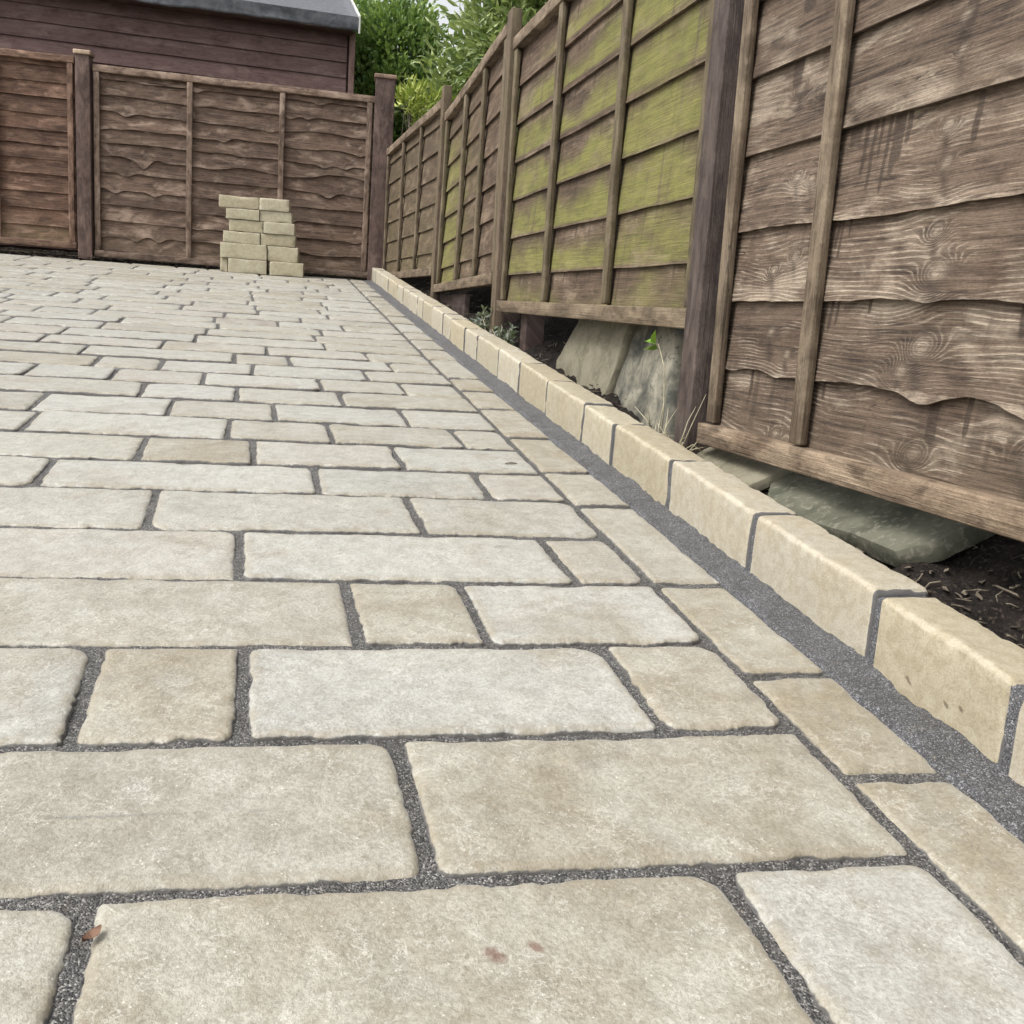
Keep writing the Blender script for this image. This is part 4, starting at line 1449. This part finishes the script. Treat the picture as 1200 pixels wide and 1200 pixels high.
simple_timber('timber_stub', 0.905, 0.975, 3.50, 3.58, 0.30, 0.535, 'short dark timber stub under the left end of the green panel', 'timber', 71, (1.1, 1.0, 1.0))
simple_timber('gravel_board', 0.872, 0.900, 4.55, 5.20, 0.505, 0.612, 'dark timber gravel board under the farther algae streaked panel', 'timber', 73, (0.9, 0.85, 0.85))
simple_timber('timber_offcut', 0.93, 1.02, 4.05, 4.15, 0.40, 0.640, 'dark timber offcut standing in shade beside the grey leafy sprig', 'timber', 75, (0.9, 0.85, 0.85))


# ------------------------------------------------------------------ foliage
def leaves(n, pos, up, L, W, r, droop=0.3, fold=0.25):
    """n leaves: 6 verts, 4 tris each. pos (n,3) base, up (n,3) direction"""
    d = up / (np.linalg.norm(up, axis=1)[:, None] + 1e-9)
    s = np.cross(d, r.normal(0, 1, (n, 3)))
    s /= np.linalg.norm(s, axis=1)[:, None] + 1e-9
    nn = np.cross(s, d)
    L = np.broadcast_to(L, (n,))[:, None] * r.uniform(0.7, 1.2, (n, 1))
    W = np.broadcast_to(W, (n,))[:, None] * r.uniform(0.8, 1.2, (n, 1))
    b = pos
    m1 = b + d * L * 0.33 - nn * L * 0.02
    m2 = b + d * L * 0.68 - nn * L * droop * 0.35
    t_ = b + d * L * 0.97 - nn * L * droop
    l1 = m1 + s * W * 0.5 + nn * W * fold
    r1 = m1 - s * W * 0.5 + nn * W * fold
    l2 = m2 + s * W * 0.40 + nn * W * fold
    r2 = m2 - s * W * 0.40 + nn * W * fold
    v = np.stack([b, l1, m1, r1, l2, m2, r2, t_], 1).reshape(-1, 3)
    tri = np.array([[0, 2, 1], [0, 3, 2], [1, 2, 5], [1, 5, 4], [2, 3, 6], [2, 6, 5], [4, 5, 7], [5, 6, 7]])
    f = (np.arange(n)[:, None, None] * 8 + tri).reshape(-1, 3)
    tint = np.repeat(np.clip(r.beta(1.6, 2.2, n), 0, 1), 8)
    return v, f, tint


def bush(name, label, cat, base, blobs, nleaf, L, W, mat, seed, limbs=7, droop=0.3, trunk_r=0.03, up_bias=0.4, shell=0.45):
    r = np.random.default_rng(seed)
    base = np.array(base, float)
    root = empty(name, base.tolist())
    tag(root, label, cat)
    inv = Matrix.Translation(-Vector(root.location))
    V, F, T, n0 = [], [], [], 0
    tr = MB()
    vols = np.array([b[3] * b[4] * b[5] for b in blobs]) ** 0.67
    vols /= vols.sum()
    for bi, (x, y, z, rx, ry, rz) in enumerate(blobs):
        n = int(nleaf * vols[bi])
        # sub-clumps on each blob make an uneven outline
        nc = max(12, n // 60)
        dirs = r.normal(0, 1, (nc, 3))
        dirs /= np.linalg.norm(dirs, axis=1)[:, None]
        rad = r.uniform(shell, 1.0, nc) ** 0.6
        cc = np.array([x, y, z]) + dirs * rad[:, None] * np.array([rx, ry, rz]) * (1 + 0.18 * noise(dirs[:, 0] * 3, dirs[:, 1] * 3, dirs[:, 2] * 3, seed)[:, None])
        k = r.integers(0, nc, n)
        loc = r.normal(0, 1, (n, 3)) * min(0.085 * (L / 0.06) ** 0.4, 0.45 * min(blobs[bi][3:6]))
        P = cc[k] + loc
        up = dirs[k] * 1.0 + loc / 0.12 * 0.5 + r.normal(0, 0.45, (n, 3)) + np.array([0, 0, up_bias])
        v, f, t_ = leaves(n, P, up, L, W, r, droop)
        # clump tint
        ct = r.uniform(-0.25, 0.3, nc)
        t_ = np.clip(t_ + np.repeat(ct[k], 8), 0, 1)
        V.append(v)
        F.append(f + n0)
        T.append(t_)
        n0 += len(v)
        # limbs to this blob
        for _ in range(limbs):
            q = cc[r.integers(0, nc)]
            s0 = base + np.array([0, 0, 0.15 * r.random()])
            mid = (s0 + q) / 2 + r.normal(0, 0.08, 3)
            tv, tf = tube([s0, (s0 + mid) / 2 + r.normal(0, .03, 3), mid, (mid + q) / 2 + r.normal(0, .04, 3), q], [trunk_r, trunk_r * .8, trunk_r * .55, trunk_r * .35, trunk_r * .12], 6)
            tr.add(tv, tf)
    top = np.array([blobs[0][0], blobs[0][1], blobs[0][2] - blobs[0][5] * 0.2])
    tv, tf = tube([base + np.array([0, 0, -0.12]), base * 0.6 + top * 0.4 + r.normal(0, .02, 3), top], [trunk_r * 1.8, trunk_r * 1.4, trunk_r * .7], 8)
    tr.add(tv, tf)
    o = tr.obj('trunk', M_BARK, root)
    o.matrix_parent_inverse = inv
    o = mesh_obj('crown', np.concatenate(V), np.concatenate(F), mat, root, False, {'tint': np.concatenate(T)})
    o.matrix_parent_inverse = inv
    return root


bush('evergreen_hedge', 'dense dark green small leaved evergreen between the shed and the corner post', 'hedge', (1.10, 9.75, 0.85),
     [(1.02, 9.70, 2.35, 0.50, 0.55, 0.95), (1.20, 9.9, 1.7, 0.65, 0.5, 0.8), (0.72, 10.1, 2.6, 0.45, 0.5, 0.75), (1.08, 9.8, 2.95, 0.34, 0.4, 0.40)], 26000, 0.062, 0.036, M_LEAF_HEDGE, 3, 6, 0.25, 0.035, 0.5)
bush('laurel_tree', 'pale green laurel with long drooping leaves rising over the right fence', 'tree', (1.95, 8.6, 0.9),
     [(2.02, 8.55, 2.65, 0.55, 0.55, 0.75), (2.45, 8.4, 3.3, 0.75, 0.6, 0.8), (1.85, 8.9, 1.9, 0.6, 0.5, 0.75), (2.6, 8.8, 2.3, 0.7, 0.6, 0.9), (1.62, 8.75, 2.35, 0.30, 0.35, 0.45)], 20000, 0.125, 0.036, M_LEAF_LAUREL, 11, 5, 0.42, 0.03, 0.15)
bush('golden_shrub', 'small golden green shrub behind the far corner of the fences', 'shrub', (1.05, 7.95, 0.95),
     [(1.00, 7.92, 2.12, 0.085, 0.08, 0.12), (1.09, 7.95, 2.04, 0.06, 0.06, 0.10), (1.20, 8.0, 2.16, 0.08, 0.08, 0.08)], 330, 0.080, 0.019, M_LEAF_GOLD, 17, 4, 0.2, 0.008, 0.9)


# ------------------------------------------------------------------ small plants on the soil
def seedling():
    base = np.array([0.890, 2.110, float(soil_z(0.89, 2.11)) + 0.0])
    root = empty('seedling', base.tolist())
    tag(root, 'thin weed with two bright green leaves growing in front of the leaning flagstones', 'weed')
    inv = Matrix.Translation(-Vector(root.location))
    tip = np.array([0.885, 2.185, 0.462])
    v, f = tube([base, base * .6 + tip * .4 + np.array([0, -.035, 0.01]), base * .25 + tip * .75 + np.array([0, -.045, .01]), tip + np.array([0, -.018, .0]), tip], [.0018, .0016, .0014, .001, .0008], 5)
    o = mesh_obj('stem', v, f, M_STRAW, root)
    o.matrix_parent_inverse = inv
    r = np.random.default_rng(2)
    for d, l in (((-.3, .75, -.55), 0.055), ((-.4, -.25, .85), 0.042), ((-.5, .9, .35), 0.040)):
        v, f, t_ = leaves(1, tip[None], np.array([d], float), l, l * 0.62, r, 0.25, 0.12)
        o = mesh_obj('leaf', v, f, M_LEAF_BRIGHT, root, False, {'tint': t_})
        o.matrix_parent_inverse = inv


seedling()


def dry_clump():
    r = np.random.default_rng(9)
    mb = MB()
    b0 = np.array([0.855, 2.02, 0.0])
    for k in range(46):
        b = b0 + np.array([r.normal(0, .014), r.normal(0, .05), 0])
        b[2] = float(soil_z(b[0], b[1])) - 0.004
        a = r.uniform(0, 2 * math.pi)
        L = r.uniform(0.08, 0.20)
        el = r.uniform(0.15, 1.35)
        d = np.array([math.cos(a) * math.cos(el) * 0.7, math.sin(a) * math.cos(el), math.sin(el)])
        q1 = b + d * L * 0.5
        q2 = b + d * L + np.array([0, r.normal(0, .02), -abs(r.normal(0, .35)) * L])
        q2[2] = max(q2[2], b[2] + 0.004)
        v, f = tube([b, q1, q2], [.0016, .0013, .0005], 4)
        mb.add(v, f)
    o = mb.obj('dry_grass', M_STRAW)
    tag(o, 'clump of dry straw coloured grass at the foot of the dark fence post', 'dry grass')


dry_clump()


def grey_sprig(base, seed, label, n=8, H=0.11):
    r = np.random.default_rng(seed)
    base = np.array(base, float)
    root = empty('leafy_sprig', base.tolist())
    tag(root, label, 'weed')
    inv = Matrix.Translation(-Vector(root.location))
    st = MB()
    V, F, T, n0 = [], [], [], 0
    for k in range(n):
        a = r.uniform(0, 2 * math.pi)
        tip = base + np.array([math.cos(a) * H * .5, math.sin(a) * H * 1.0, H * r.uniform(.4, 1.1)])
        v, f = tube([base, (base + tip) / 2 + np.array([0, 0, .012]), tip], [.0016, .0012, .0006], 4)
        st.add(v, f)
        m = 9
        tt = r.uniform(.3, 1, m)[:, None]
        P = base * (1 - tt) + tip * tt + np.array([0, 0, .006])
        v, f, t_ = leaves(m, P, (tip - base)[None] / H * 0.5 + r.normal(0, .8, (m, 3)), 0.035, 0.012, r, .3)
        V.append(v)
        F.append(f + n0)
        T.append(t_)
        n0 += len(v)
    o = st.obj('stem', M_STRAW, root)
    o.matrix_parent_inverse = inv
    o = mesh_obj('foliage', np.concatenate(V), np.concatenate(F), M_LEAF_GREY, root, False, {'tint': np.concatenate(T)})
    o.matrix_parent_inverse = inv


grey_sprig((0.86, 3.95, float(soil_z(0.86, 3.95))), 3, 'grey green leafy sprig under the panel that is green at its far end', 9, 0.11)
grey_sprig((0.84, 3.62, float(soil_z(0.84, 3.62)) - .01), 5, 'flattened greyish weed between the kerb and the second post', 8, 0.08)


def dead_leaf():
    P = np.array([-0.107, 0.622, float(zp(-0.107, 0.622)) + 0.0015])
    n = 9
    t = np.linspace(0, 1, n)
    L = 0.016
    wd = 0.0048 * np.sin(np.pi * np.clip(t, 0.02, 0.98)) ** 0.8
    ax = np.array([0.62, 0.78, 0.0])
    sd_ = np.array([-0.78, 0.62, 0.0])
    mid = P + (t - .5)[:, None] * L * ax + np.array([0, 0, 1])[None] * (0.0005 + 0.002 * (t[:, None] - .4) ** 2 * 4)
    l_ = mid + wd[:, None] * sd_ + np.array([0, 0, 0.0022])
    r_ = mid - wd[:, None] * sd_ + np.array([0, 0, 0.0028])
    top = np.concatenate([l_, mid, r_])
    bot = top - np.array([0, 0, 0.0005])
    f = list(grid_faces(3, n)) + [q[::-1] for q in grid_faces(3, n, 27)]
    o = mesh_obj('dead_leaf', top, grid_faces(3, n), M_DEADLEAF)
    tag(o, 'curled brown dead leaf lying in a joint of the paving', 'dead leaf')


dead_leaf()


def scraps():
    P0, P1 = np.array([0.477, 1.936, 0.0]), np.array([0.503, 1.940, 0.0])
    for q in (P0, P1):
        q[2] = float(zp(q[0], q[1])) + 0.0022
    v, f = tube([P0, (P0 + P1) / 2 + np.array([0, 0.0015, 0.0012]), P1], [0.0014, 0.0018, 0.0010], 6)
    tag(mesh_obj('twig', v, f, M_TWIG), 'tiny dark twig lying on a pale paver close to the edging course', 'twig')


scraps()
